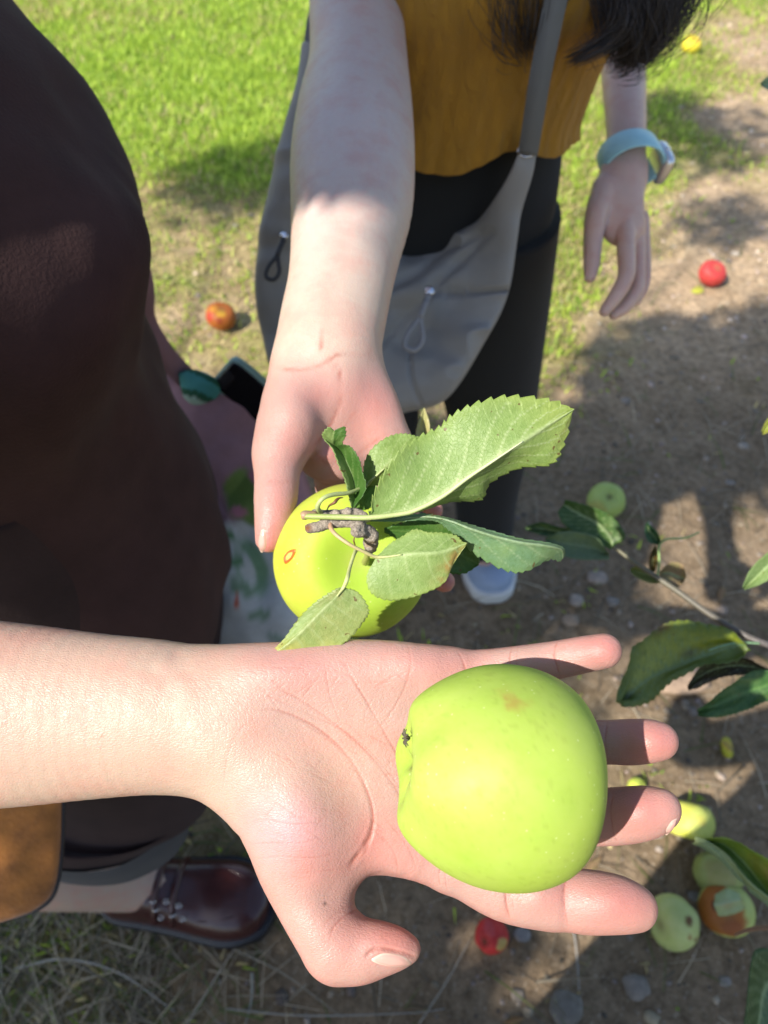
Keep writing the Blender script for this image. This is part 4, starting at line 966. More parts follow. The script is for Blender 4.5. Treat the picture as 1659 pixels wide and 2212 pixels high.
# --- dark person: sleeve, torso, trousers, shoes, head
lv = [(-.33, .45, 1.375, .035, .05), (-.345, .45, 1.345, .05, .10), (-.345, .445, 1.30, .060, .165), (-.335, .445, 1.24, .085, .170), (-.318, .45, 1.17, .118, .162), (-.303, .455, 1.11, .140, .156), (-.305, .455, 1.04, .128, .150), (-.312, .455, .975, .112, .145),
      (-.318, .455, .90, .122, .155), (-.322, .45, .82, .140, .175), (-.322, .445, .745, .147, .185), (-.322, .44, .70, .147, .186)]
R3 = body_loft(lv, 128, 110, .022, 3, 2.2, 9)
V, F = loft(R3); obj('top', V, F, M_brown, P1)
# sleeve over the upper arm, and the rest of the arm out of frame
R3 = body_loft([(-.345, .33, 1.30, .062, .062), (-.350, .27, 1.25, .062, .060), (-.352, .215, 1.19, .062, .058), (-.350, .18, 1.145, .060, .056)], 40, 24, .006, 5, 2.0, 9)
V, F = loft(R3); obj('sleeve', V, F, M_brown, P1)
R3 = body_loft([(-.350, .58, 1.30, .055, .058), (-.355, .62, 1.24, .055, .056), (-.365, .645, 1.17, .054, .054), (-.385, .65, 1.08, .052, .052)], 40, 24, .006, 6, 2.0, 9)
V, F = loft(R3); obj('sleeve', V, F, M_brown, P1)
def tr_loft(lv, seed, fold=.012): return loft(body_loft(lv, 72, 60, fold, seed, 2.1, 6), caps=True)
V, F = join([tr_loft([(-.322, .44, .96, .105, .14), (-.325, .44, .86, .125, .165), (-.325, .43, .75, .135, .175), (-.325, .40, .69, .12, .14)], 11),
             tr_loft([(-.325, .375, .80, .115, .10), (-.322, .355, .68, .122, .098), (-.320, .335, .52, .122, .090), (-.335, .310, .42, .118, .082), (-.355, .292, .43, .112, .076), (-.375, .282, .395, .110, .072)], 12),
             tr_loft([(-.325, .52, .80, .110, .09), (-.325, .52, .60, .110, .085), (-.330, .53, .40, .105, .08), (-.34, .54, .20, .10, .075)], 13)])
obj('trousers', V, F, M_trous, P1)
M_cuff = make_fabric('grey_lining', (.045, .045, .048), 1200, .8, .2, .1, .3)
R3 = body_loft([(-.375, .282, .406, .113, .074), (-.373, .280, .390, .117, .078), (-.368, .276, .365, .115, .076)], 72, 14, .006, 14, 2.1, 12)
V, F = loft(R3, caps=False); obj('cuff', V, F, M_cuff, P1)
def whole1(F):
    F.chain([(-.66, .250, .34, .062), (-.56, .252, .255, .058), (-.47, .256, .180, .052), (-.40, .258, .110, .043), (-.34, .258, .07, .036)], .01)
    F.chain([(-.34, .40, .85, .08), (-.345, .36, .62, .06), (-.42, .31, .42, .055), (-.50, .27, .26, .045)], .02)
    F.chain([(-.33, .52, .85, .08), (-.33, .53, .48, .06), (-.34, .54, .30, .05), (-.34, .54, .09, .038), (-.28, .54, .05, .034)], .02)
    F.chain([(-.33, .45, .80, .10), (-.325, .45, 1.00, .085), (-.33, .45, 1.15, .085), (-.345, .45, 1.27, .05)], .03)
    head_parts(F, (-.265, .37, 1.535), 0.15)
    F.chain([(-.345, .45, 1.27, .05), (-.345, .36, 1.28, .045), (-.358, .22, 1.17, .042), (-.350, .150, 1.105, .040)], .015)
    F.chain([(-.350, .150, 1.105, .038), (-.27, .132, 1.09, .036), (-.196, .122, 1.090, .030)], .01)
    F.chain([(-.345, .45, 1.27, .05), (-.345, .60, 1.27, .046), (-.38, .66, 1.10, .042), (-.46, .60, .98, .032), (-.50, .50, .95, .030)], .015)
Vu, Qu = coarse((-.75, .03, 0), (-.14, .72, 1.70), .0075, whole1)
body1 = [o for o in P1.children if o.name.startswith('body')][0]
def add_islands(o, isl, colr):
    """more of the same body, joined under the clothes"""
    me = o.data; off0 = np.array(wloc(o)); n = len(me.vertices); co = np.zeros(n*3, np.float32); me.vertices.foreach_get('co', co)
    col = np.zeros(n*4, np.float32); me.attributes['tint'].data.foreach_get('color', col)
    fl = np.zeros(len(me.loops), np.int32); me.loops.foreach_get('vertex_index', fl)
    V, F = join([(co.reshape(-1, 3)+off0, [fl.reshape(-1, 4)])]+isl); nc = len(V)-n
    c = np.vstack([col.reshape(-1, 4)[:, :3], np.tile(colr, (nc, 1))]); nm = o.name; par = o.parent; mt = me.materials[0]
    bpy.data.objects.remove(o); return obj(nm, V, F, mt, par, c)
body1 = add_islands(body1, [(Vu, Qu)], SK_ARM)
M_nail, nt, b = mat('fingernail', (.62, .33, .27), .25); b.inputs['Subsurface Weight'].default_value = .2; b.inputs['Subsurface Scale'].default_value = .003
bpy.context.view_layer.update()
def nailcol(t, V):
    px, py, _ = pix(V); c = np.tile(np.array([.56, .33, .28]), (len(V), 1)); e = sstep(.72, .93, t)[:, None]; c = c*(1-e)+np.array([.66, .50, .40])*e; return c
M_nail = make_simple('nail', (.6, .3, .25), .2, 60, .1, .05, tint=True, sss=0)
patch('nail', body1, 846, 2074, 44, 15, .10, nailcol, M_nail, P1, lift=.0010, rim=-.0001, n=40, m=14)
patch('nail', body1, 1450, 1785, 22, 7, -1.0, nailcol, M_nail, P1, lift=.0009, rim=-.0003, n=24, m=8)
hair_cap('hair', (-.265, .37, 1.535), .15, P1, M_hair, .20, 1.18)
# --- shoes
M_oxblood = make_simple('oxblood_leather', (.050, .013, .012), .34, 90, .4, .25, 300, .0008, coat=.3)
M_sole, nt, b = mat('black_rubber_sole', (.012, .012, .016), .45)
def shoe(parent, toe, heel, w, name, mt, msole, buckles=True, toe_col=None):
    toe, heel = np.array(toe), np.array(heel); d = toe-heel; L = np.linalg.norm(d); f = d/L; r = np.array([f[1], -f[0], 0]); u = np.array([0, 0, 1.])
    P = lambda a, b_, h_: heel+f*(a*L)+r*b_*w+u*h_
    prof = [(-.02, .30, .05), (.06, .40, .085), (.2, .42, .098), (.34, .44, .088), (.48, .47, .068), (.62, .51, .056), (.76, .53, .054), (.88, .47, .050), (.96, .34, .042), (1.0, .16, .034)]
    A = catmull(prof, 44); rings = []; th = np.linspace(0, 2*np.pi, 40, endpoint=False)
    for a_, hw, ht in A:
        y = np.cos(th); z = np.sin(th); z = np.where(z > 0, z**.8, z*.25); y = np.sign(y)*np.abs(y)**.75
        rings.append([P(a_, yy*hw, .028+zz*ht*.95) for yy, zz in zip(y, z)])
    s = empty(name, heel); s.parent = parent; s.location = Vector(heel)-wloc(parent)
    V, F = loft(np.array(rings)); V = V+(.0012*fbm(V*70, 3))[:, None]*u; obj('upper', V, F, mt, s)
    rings = []
    for zz, sc in ((.0, 1.0), (.004, 1.06), (.026, 1.08), (.034, 1.05), (.034, .8)):
        rg_ = []
        m_ = catmull(prof, 26); side = [P(a_+(.03 if a_ > .9 else -.01 if a_ < .05 else 0), hw*sc*1.06, zz) for a_, hw, _ in m_]+[P(a_+(.03 if a_ > .9 else -.01 if a_ < .05 else 0), -hw*sc*1.06, zz) for a_, hw, _ in m_[::-1]]
        rings.append(side)
    V, F = loft(np.array(rings)); obj('sole', V, F, msole, s)
    if buckles:
        # apron seam, two straps with buckles and eyelets
        seam = []
        for a_ in np.linspace(0, 1, 40):
            an = -math.pi*.5+math.pi*a_; x = .60+.33*math.cos(an); y = .36*math.sin(an); seam.append(P(x, y, .028+.052*(1-.35*(2*abs(y))**2)-.010*max(0, x-.8)/.13))
        V, F = tube(catmull(seam, 60), .0014, 6); obj('seam', V, F, mt, s)
        for q in (.36, .46):
            st = []
            for a_ in np.linspace(-1.15, 1.15, 24):
                hh = np.interp(q, [p[0] for p in prof], [p[2] for p in prof]); st.append(P(q, .47*math.sin(a_)*1.0, .029+hh*.96*math.cos(a_)**.8))
            V, F = tube(catmull(st, 40), .0055, 8); c_ = V.mean(0); obj('strap', V, F, mt, s)
        for q, y in ((.38, -.30), (.47, -.33), (.50, -.22), (.43, -.20), (.41, -.38), (.53, -.36), (.36, -.22)):
            hh = np.interp(q, [p[0] for p in prof], [p[2] for p in prof]); c0 = P(q, -y, .030+hh*math.cos(abs(y)*2.2)**.8+.002); an = np.linspace(0, 2*np.pi, 14)
            ringp = np.array([c0+f*.0042*math.cos(t)+r*.0042*math.sin(t)*.8+u*.0035*math.sin(t)*.8 for t in an]); V, F = tube(ringp, .0011, 5, cap=False); obj('eyelet', V, F, M_metal, s)
    return s
shoe(P1, (-.185, .238, .012), (-.445, .262, .012), .112, 'shoe', M_oxblood, M_sole)
shoe(P1, (-.16, .53, .012), (-.42, .54, .012), .105, 'shoe', M_oxblood, M_sole)

# --- mustard person
lv = [(.09, .83, 1.40, .05, .05), (.09, .83, 1.37, .09, .07), (.09, .83, 1.33, .145, .09), (.092, .83, 1.25, .148, .105), (.09, .825, 1.16, .146, .118), (.085, .825, 1.11, .142, .112), (.077, .825, 1.07, .136, .110), (.070, .825, 1.035, .134, .112), (.069, .825, 1.018, .136, .115)]
R3 = body_loft(lv, 360, 160, .010, 21, 2.3, 12)
an = np.linspace(0, 2*np.pi, 360, endpoint=False); zt_ = sstep(1.12, .99, R3[:, :, 2])
R3[:, :, 2] += (.008*np.sin(an*5+1)+.005*np.sin(an*9))[None, :]*zt_
cc_ = R3.mean(1, keepdims=True); R3 += (R3-cc_)*(.020*np.sin(an*23+2*np.sin(an*4))[None, :, None]*(.3+.7*zt_[..., None])+.006*np.sin(an*61)[None, :, None])*.6
V, F = loft(R3, caps=False); t_ = obj('top', V, F, M_must, P2)
sm = t_.modifiers.new('thickness', 'SOLIDIFY'); sm.thickness = .0015
V, F = join([tr_loft([(.052, .83, 1.05, .135, .098), (.052, .835, .96, .148, .105), (.052, .84, .88, .150, .105), (.052, .845, .82, .13, .09)], 31, .004),
             tr_loft([(.125, .845, .90, .088, .098), (.138, .862, .78, .088, .092), (.160, .885, .62, .080, .082), (.185, .905, .45, .070, .070), (.20, .92, .25, .062, .062), (.215, .925, .10, .056, .058)], 32, .006),
             tr_loft([(-.02, .845, .90, .085, .098), (-.025, .862, .78, .085, .092), (-.02, .885, .62, .078, .08), (-.01, .905, .45, .070, .070), (.0, .92, .25, .062, .062), (.01, .925, .10, .056, .058)], 33, .006)])
obj('trousers', V, F, M_black, P2)
M_blue = make_simple('pale_blue_canvas', (.30, .38, .52), .7, 300, .3, .4, 800, .0006); M_wsole, nt, b = mat('white_rubber_sole', (.62, .62, .60), .6)
shoe(P2, (.235, .835, .0), (.215, 1.08, .0), .098, 'shoe', M_blue, M_wsole, False); shoe(P2, (.0, .835, .0), (.01, 1.08, .0), .098, 'shoe', M_blue, M_wsole, False)
def whole2(F):
    head_parts(F, (.09, .80, 1.60), -1.45)
    F.chain([(.09, .83, 1.36, .065), (.09, .835, 1.15, .08), (.06, .84, .95, .09)], .02)
    F.chain([(.09, .83, 1.34, .052), (-.01, .81, 1.325, .052), (-.05, .77, 1.28, .05)], .03)
    F.chain([(.09, .83, 1.34, .052), (.19, .84, 1.325, .050), (.235, .87, 1.27, .048), (.245, .93, 1.14, .042)], .03)
    for q in (0, 1):
        F.chain([(.10-.10*q, .845, .92, .07), (.155-.175*q, .885, .62, .058), (.185-.195*q, .905, .45, .05), (.212-.205*q, .925, .10, .036), (.222-.22*q, .88, .045, .03)], .02)
Vu, Qu = coarse((-.14, .62, 0), (.36, 1.02, 1.75), .008, whole2)
def hand_left():
    F = Field((.20, .15, -.98), (.36, .62, -.76), .0018); n = (0, 0, 1)
    F.chain([K(1345, 20, .955, 52), K(1345, 110, .93, 48), K(1348, 190, .905, 46), K(1352, 260, .88, 43), K(1352, 330, .86, 42), K(1348, 380, .85, 46)], .006, n, .85)
    F.chain([K(1348, 370, .85, 46), K(1338, 425, .84, 53), K(1345, 485, .835, 48)], .012, n, .5)
    F.chain([K(1306, 410, .84, 28), K(1288, 465, .825, 24), K(1280, 530, .82, 20), K(1278, 572, .815, 18), K(1274, 598, .812, 13)], .008)
    F.chain([K(1350, 480, .835, 22), K(1353, 545, .815, 20), K(1352, 598, .805, 18), K(1330, 640, .80, 16), K(1306, 672, .80, 12)], .003)
    F.chain([K(1374, 480, .845, 20), K(1377, 560, .838, 17), K(1376, 622, .83, 16), K(1352, 660, .825, 15), K(1326, 680, .82, 11)], .0015)
    F.chain([K(1386, 470, .86, 16), K(1392, 550, .862, 14), K(1391, 612, .86, 13), K(1374, 648, .855, 12)], .0015)
    F.chain([K(1356, 500, .87, 18), K(1358, 560, .875, 15), K(1348, 610, .875, 14), K(1330, 632, .87, 12)], .0015)
    V, Q = F.mesh()
    return finish_skin(V, Q, np.array([.62, .42, .34]), [(1276, 595, 20, SK_PINK, .6), (1320, 660, 40, SK_PINK, .6), (1350, 520, 40, SK_PINK, .4)], [([(1345, 556), (1362, 562), (1390, 556)], 4, .0006), ([(1340, 606), (1358, 618), (1385, 622)], 4, .0006), ([(1262, 545), (1280, 550), (1298, 545)], 3, .0005)])+(Q,)
V3, C3_, Q3 = hand_left()
body2 = [o for o in P2.children if o.name.startswith('body')][0]
body2 = add_islands(body2, [(Vu, Qu), (V3, Q3)], np.array([.62, .42, .34]))
# watch on the left wrist
def ringpts(c, ax, up, ra, rb, n=72, a0=0, a1=2*np.pi):
    ax = np.array(ax, float); ax /= np.linalg.norm(ax); u = np.array(up, float); u -= ax*(u@ax); u /= np.linalg.norm(u); w = np.cross(ax, u)
    t = np.linspace(a0, a1, n, endpoint=(a1-a0) < 6.28); return c+ra*np.cos(t)[:, None]*u+rb*np.sin(t)[:, None]*w, ax, u, w, t
wc = cs(1362, 345, .855); watch = empty('watch', c2w(wc)); watch.parent = P2; watch.location = Vector(c2w(wc))-wloc(P2)
Rg, ax, u, w, t = ringpts(wc, (.12, -.86, .50), (1, 0, 0), .0340, .0275)
rings = []
for da, dr in ((-.0165, 0), (-.0150, .0015), (0, .0024), (.0150, .0015), (.0165, 0), (.0150, -.001), (-.0150, -.001)):
    rings.append(wc+(Rg-wc)*(1+dr/.031)+ax*da)
rings.append(rings[0]); V, F = loft(np.array(rings), caps=False)
M_band = make_simple('mint_silicone', (.40, .70, .74), .45, 200, .15, .1, 600, .0003); obj('band', c2w(V), F, M_band, watch)
ang = -.22; cc0 = wc+.0340*math.cos(ang)*u+.0275*math.sin(ang)*w; rad = (math.cos(ang)*u/1.0+math.sin(ang)*w); rad /= np.linalg.norm(rad); tg = np.cross(ax, rad)
def rbox(c, ex, ey, ez, hx, hy, hz, p=5, n=24, m=10):
    th = np.linspace(-np.pi/2, np.pi/2, m)[:, None]; ph = np.linspace(0, 2*np.pi, n, endpoint=False)[None]
    f = lambda v, e: np.sign(v)*np.abs(v)**e
    x = f(np.cos(th), 2/p)*f(np.cos(ph), 2/p); y = f(np.cos(th), 2/p)*f(np.sin(ph), 2/p); z = f(np.sin(th), 2/p)*np.ones_like(ph)
    G_ = np.asarray(c)+x[..., None]*hx*np.asarray(ex)+y[..., None]*hy*np.asarray(ey)+z[..., None]*hz*np.asarray(ez); return loft(G_)
V, F = rbox(cc0+rad*.004, ax, tg, rad, .021, .018, .0062); M_case, nt, b = mat('silver_case', (.72, .72, .73), .28); b.inputs['Metallic'].default_value = .85
obj('case', c2w(V), F, M_case, watch)
V, F = rbox(cc0+rad*.0095, ax, tg, rad, .0185, .0155, .0026); M_glass, nt, b = mat('black_glass', (.01, .01, .012), .08); obj('screen', c2w(V), F, M_glass, watch)
V, F = tube(c2w(np.array([cc0+rad*.004+tg*.017, cc0+rad*.004+tg*.0195])), .0032, 12); obj('crown', V, F, M_metal, watch)

bpy.context.view_layer.update(); patch('nail', body2, 567, 1168, 9, 26, .05, nailcol, M_nail, P2, lift=.0010, rim=-.0001, n=28, m=10)
# hair of the mustard person: loose locks falling into the picture
hair_cap('hair', (.09, .80, 1.60), -1.45, P2, M_hair, .16)
def locks(spec, seed):
    rg = np.random.default_rng(seed); parts = []
    for guide, n, spread, r in spec:
        Gd = catmull([W(*p[:3]) for p in guide], 26); sc = catmull([(p[3],)*3 for p in guide], 26)[:, 0]
        for k in range(n):
            o1 = rg.normal(0, 1, 3)*spread; ph_ = rg.uniform(0, 6.28); fr = rg.uniform(.8, 1.6); am = rg.uniform(.0, .0025)
            s_ = np.linspace(0, 1, 26); P_ = Gd+o1*sc[:, None]+np.stack([np.sin(s_*6*fr+ph_), np.cos(s_*5*fr+ph_), 0*s_], 1)*(am*sc)[:, None]
            m_ = int(26*rg.uniform(.86, 1.0)); P_ = P_[:max(m_, 8)]; parts.append(tube(P_, np.linspace(r, r*.35, len(P_)), 4, cap=False))
    return join(parts)
Vh, Fh = locks([
    ([(1150, -330, .60, .4), (1130, -160, .61, 1), (1120, -40, .62, 1.2), (1125, 40, .63, .9), (1140, 112, .64, .3)], 700, .017, .00045),
    ([(1200, -330, .62, .4), (1330, -160, .62, 1), (1390, -60, .62, 1.2), (1395, 30, .63, 1.0), (1365, 100, .64, .6), (1330, 140, .65, .3)], 1100, .016, .00045),
    ([(1250, -330, .62, .4), (1440, -150, .62, 1), (1450, -40, .62, 1.1), (1430, 40, .63, .8), (1400, 95, .64, .5), (1388, 130, .65, .3)], 650, .012, .00045),
    ([(1300, -200, .61, .5), (1350, -60, .61, .7), (1355, 30, .61, .6), (1320, 80, .62, .45), (1270, 112, .62, .35), (1222, 134, .63, .3)], 110, .011, .0005),
    ([(1330, -200, .61, .5), (1480, -100, .62, .8), (1478, -10, .62, .6), (1466, 40, .63, .5), (1470, 75, .63, .4)], 10, .012, .0004),
    ([(1330, -200, .61, .5), (1290, -100, .62, .8), (1300, -10, .62, .6), (1310, 60, .63, .5)], 60, .010, .0005)], 4)
tag(obj('hair', Vh, Fh, M_hair, P2), 'loose dark locks falling over the mustard top', None, None, 'stuff')

# ------------------------------------------------ sling bag
SB = empty('sling_bag', W(880, 760, .86), 'grey crescent sling bag with looped zip pulls worn across the mustard top', 'bag')
secs = [((652, 100), (700, 110), .705, .010), ((640, 190), (715, 200), .715, .018), ((612, 300), (725, 320), .735, .026), ((582, 430), (735, 430), .765, .032), ((561, 560), (745, 500), .795, .038), ((562, 700), (775, 540), .825, .040), ((612, 835), (820, 550), .85, .042),
        ((745, 905), (872, 545), .865, .042), ((885, 888), (922, 530), .865, .040), ((968, 858), (957, 521), .855, .036), ((1042, 748), (992, 507), .835, .030), ((1095, 638), (1028, 484), .805, .024), ((1120, 480), (1066, 436), .765, .016), ((1146, 385), (1100, 378), .735, .010), ((1155, 322), (1123, 322), .718, .006)]
A = catmull([(*s_[0], *s_[1], s_[2], s_[3]) for s_ in secs], 300); th = np.linspace(0, 2*np.pi, 150, endpoint=False); rings = []
for a0, a1, b0, b1, Zz, tk in A:
    p, q = cs(a0, a1, Zz), cs(b0, b1, Zz-.01); c_ = (p+q)/2; h_ = (p-q)/2; e = np.cos(th); s_ = np.sin(th)
    e = np.sign(e)*np.abs(e)**.8; s_ = np.sign(s_)*np.abs(s_)**.7
    rings.append(c_+e[:, None]*h_+s_[:, None]*np.array([0, 0, tk]))
R3 = np.array(rings); R3 = R3+np.array([0, 0, 1.])*(.016*(1-2.4*np.abs(fbm(R3*np.array([8, 15, 5])+4, 3)))*(np.sin(th) > 0)[None, :]*sstep(0, .3, np.linspace(0, 1, 300))[:, None])[..., None]
# seam grooves
pxx = CX-R3[..., 0]/R3[..., 2]*FPX; pyy = CY+R3[..., 1]/R3[..., 2]*FPX
for P_, wdt, dp in (([(930, 632), (1000, 632), (1095, 625)], 5.5, .007), ([(885, 760), (890, 820), (915, 885)], 4, .005), ([(925, 640), (860, 700), (780, 800)], 7, .006), ([(930, 625), (1000, 560), (1060, 500)], 10, .006), ([(840, 620), (900, 590), (960, 545), (1040, 500)], 12, .008)):
    d_, _t = poly_dist(pxx, pyy, P_); R3[..., 2] -= dp*np.exp(-(d_/wdt)**2)*(np.sin(th) > 0)[None, :]
V, F = loft(R3); obj('bag_body', c2w(V), F, M_sling, SB)
def ribbon(name, P, w0, mt, parent, th_=.0016, nside=(1, 0, 0)):
    Q = catmull([W(*p) for p in P], 50); T = np.gradient(Q, axis=0); T /= np.linalg.norm(T, axis=1)[:, None]; v = Q-CAMP; v /= np.linalg.norm(v, axis=1)[:, None]
    s_ = np.cross(T, v); s_ /= np.linalg.norm(s_, axis=1)[:, None]; n_ = np.cross(s_, T)
    rings = np.stack([Q-s_*w0, Q-s_*w0+n_*th_, Q+s_*w0+n_*th_, Q+s_*w0], 1); V, F = loft(rings); return obj(name, V, F, mt, parent, smooth=False)
Zy = lambda py, y: y/(cp+(CY-py)/FPX*sp)
ribbon('strap', [(1140, 335, .700), (1152, 260, Zy(260, .690)), (1168, 160, Zy(160, .685)), (1188, 60, Zy(60, .685)), (1212, -60, Zy(-60, .69)), (1235, -200, Zy(-200, .71)), (1240, -330, Zy(-330, .78))], .0092, M_web, SB)
ribbon('strap', [(676, 120, .712), (690, 30, Zy(30, .82)), (730, -60, Zy(-60, .84)), (800, -160, Zy(-160, .84)), (880, -260, Zy(-260, .84)), (1000, -380, Zy(-380, .76))], .0100, M_web, SB)
rp, *_ = ringpts(cs(1138, 325, .703), (0, 0, 1), (1, .1, 0), .0085, .0060, 28, 0, 2*np.pi*.999)
V, F = tube(c2w(rp), .0011, 6, cap=False); obj('ring', V, F, M_metal, SB)
M_cord = make_simple('grey_cord', (.27, .27, .28), .7, 900, .3, .5, 2000, .0004)
def pull(x, y, Z, parent, s=1.0, dark=False):
    z = empty('zip_pull', W(x, y, Z)); z.parent = parent; z.location = Vector(W(x, y, Z))-wloc(parent)
    V, F = rbox(cs(x, y, Z), (1, 0, 0), (0, 1, 0), (0, 0, 1), .0058*s, .0050*s, .003*s, 3); obj('slider', c2w(V), F, M_metal, z)
    P = [(x-2, y+8, Z-.004), (x-14*s, y+40*s, Z-.006), (x-22*s, y+60*s, Z-.006), (x-46*s, y+92*s, Z-.007), (x-52*s, y+120*s, Z-.007), (x-30*s, y+128*s, Z-.007), (x-14*s, y+105*s, Z-.007), (x-18*s, y+66*s, Z-.006), (x-12*s, y+38*s, Z-.005), (x, y+10, Z-.004)]
    V, F = tube(catmull([W(*p) for p in P], 60), .0030*s, 8); obj('cord_loop', V, F, M_cord if not dark else M_cuff, z)
    V, F = tube(catmull([W(x-6*s, y+22*s, Z-.006), W(x-20*s, y+58*s, Z-.008)], 6), .0036*s, 8); obj('knot', V, F, M_cord if not dark else M_cuff, z)
pull(927, 628, .790, SB); pull(614, 508, .745, SB, .75, True)

# ------------------------------------------------ tote bag, phone, brown suede bag
def pillow(outline, thick, n=140, m=16, k=1.0, wob=.0, seed=0):
    """outline (px,py,Z): puffed closed form with a rounded edge, built in camera axes"""
    O = np.array([cs(*p) for p in outline]); O = catmull(np.vstack([O, O[:1]]), n+1)[:-1]; c = O.mean(0); rings = []
    for t in np.linspace(0, 1, m): rings.append((c+(O-c)*max(math.sin(t*math.pi/2), 1e-3), math.cos(t*math.pi/2)))
    front = [r+np.array([0, 0, 1])*thick*max(z, 0)**.5*k for r, z in rings]; back = [r-np.array([0, 0, 1])*thick*.8*max(z, 0)**.5 for r, z in rings[::-1]][1:]
    Gd = np.array(front+back)
    if wob: Gd[..., 2] += wob*fbm(Gd*13+seed, 3)*np.linspace(1, .2, len(Gd))[:, None]
    return loft(Gd)
TB = empty('tote_bag', W(560, 1380, 1.08), 'mauve and white fabric tote bag printed with green leaves and a red fruit', 'bag')
V, F = pillow([(330, 790, .98), (400, 812, .97), (480, 822, .96), (560, 880, .97), (640, 980, .99), (690, 1150, 1.03), (680, 1320, 1.07), (620, 1430, 1.09), (520, 1450, 1.09), (430, 1400, 1.08), (380, 1200, 1.05), (340, 1000, 1.0)], .05, 180, 30, 1, .022, 3)
px = CX-V[:, 0]/V[:, 2]*FPX; py = CY+V[:, 1]/V[:, 2]*FPX
F.insert(0, F.pop(0))
# refine colours by painting the print where it sits on the cloth
c = np.tile(np.array([.34, .19, .215]), (len(V), 1))*(1+.12*fbm(V*30, 2)[:, None])
wl = sstep(1118, 1132, py+.12*(px-520))[:, None]; c = c*(1-wl)+np.array([.50, .52, .52])*wl
def blot(x, y, rx, ry, rot, colr, soft=.25):
    global c
    dx, dy = px-x, py-y; a_ = dx*math.cos(rot)+dy*math.sin(rot); b_ = -dx*math.sin(rot)+dy*math.cos(rot); q = np.hypot(a_/rx, b_/ry)+.12*fbm(V*60, 2); s_ = sstep(1+soft, 1-soft, q)[:, None]; c = c*(1-s_)+np.array(colr)*s_
for a_ in [(528, 1070, 38, 52, .3, (.10, .17, .035)), (505, 1040, 14, 36, .7, (.17, .26, .06)), (548, 1110, 24, 30, -.4, (.13, .20, .05)), (515, 1105, 18, 12, .2, (.42, .17, .22)), (556, 1030, 20, 14, .5, (.36, .14, .20)),
           (490, 1160, 20, 12, .2, (.08, .20, .08)), (545, 1225, 34, 62, -.35, (.16, .28, .16)), (533, 1228, 16, 40, -.35, (.48, .50, .48)), (508, 1210, 24, 10, .4, (.10, .22, .10)), (520, 1270, 30, 14, .5, (.18, .28, .18)), (511, 1300, 6, 14, .1, (.50, .10, .05)), (560, 1330, 26, 10, -.3, (.20, .30, .20)), (600, 1380, 24, 10, .3, (.25, .33, .28))]: blot(*a_)
M_tote = make_simple('tote_cloth', (.5, .5, .5), .85, 90, .25, .4, 700, .0008, tint=True)
obj('bag_body', c2w(V), F, M_tote, TB, c)
ribbon('strap', [(440, 850, .97), (395, 810, .94), (350, 760, .90), (310, 690, .86), (300, 600, .78), (240, 420, .72)], .0140, make_fabric('mauve_cotton', (.34, .19, .215), 900, .85, .2, .1, .4), TB)
SC = pillow([(388, 808, .945), (415, 800, .940), (450, 808, .935), (478, 830, .935), (470, 862, .945), (430, 880, .95), (400, 860, .95)], .02, 60, 10, 1, .006, 8)
V, F = SC; py = CY+V[:, 1]/V[:, 2]*FPX; px = CX-V[:, 0]/V[:, 2]*FPX; tt_ = np.sin((py-px*.35)*.085+1.2*fbm(V*25, 2))
c = np.where((tt_ > .2)[:, None], np.array([.06, .28, .27]), np.array([.015, .10, .05])); c = np.where(((tt_ < -.75))[:, None], np.array([.35, .50, .42]), c)
tag(obj('cloth', c2w(V), F, M_tote, None, c), 'folded teal and green striped cloth poking out of the tote bag', 'cloth')
def slab(name, c0, c1, wv, tv, lab, cat):
    a, b_ = cs(*c0), cs(*c1); ex = b_-a; L = np.linalg.norm(ex); ex /= L; ey = np.array(wv, float); ey -= ex*(ey@ex); hw = np.linalg.norm(ey); ey /= hw; ez = np.cross(ex, ey); hw = .5*wv_len; 
    return
ph_ = empty('phone', W(530, 850, .93), 'black phone in a pale mint case sticking out of the tote bag', 'phone')
a_, b_ = cs(476, 800, .925), cs(690, 985, .97); ex = (b_-a_); L = np.linalg.norm(ex); ex /= L; ey = np.array([.5, .62, .62]); ey -= ex*(ey@ex); ey /= np.linalg.norm(ey); ez = np.cross(ex, ey); ez *= np.sign(ez[2]); cc0 = (a_+b_)/2
V, F = rbox(cc0, ex, ey, ez, L/2, .0330, .0070, 9, 48, 14); M_mint = make_simple('mint_case', (.30, .46, .40), .5, 200, .15, .1); obj('case', c2w(V), F, M_mint, ph_)
V, F = rbox(cc0+ez*.0045+ey*.006, ex, ey, ez, L/2-.004, .0250, .0050, 9, 48, 14); obj('screen', c2w(V), F, M_glass, ph_)
V, F = rbox(cc0-ex*(L/2-.012)+ez*.008, ex, ey, ez, .0075, .014, .0022, 5, 24, 8); obj('camera_bump', c2w(V), F, M_sole, ph_)
SU = empty('shoulder_bag', W(40, 1980, .70), 'orange-brown suede bag with black edging hanging at the lower left', 'bag')
M_suede = make_simple('suede', (.36, .135, .022), .95, 45, .85, .6, 260, .002, sheen=.3, dark=(.17, .062, .012))
ol = [(-330, 1700, .70), (-100, 1640, .70), (60, 1630, .70), (130, 1650, .70), (134, 1740, .70), (130, 1850, .70), (116, 1925, .70), (84, 1958, .70), (30, 1978, .70), (-60, 2000, .70), (-330, 2050, .70)]
V, F = pillow(ol, .020, 160, 18, 1, .006, 5); obj('bag_body', c2w(V), F, M_suede, SU)
O = catmull([W(p[0]+2, p[1]+3, p[2]+.001) for p in ol+ol[:1]], 160); V, F = tube(O, .0022, 6); obj('piping', V, F, M_sole, SU)
ribbon('strap', [(60, 1640, .69), (40, 1500, .64), (-60, 1200, .58), (-200, 800, .52), (-420, 500, .5)], .010, M_sole, SU)
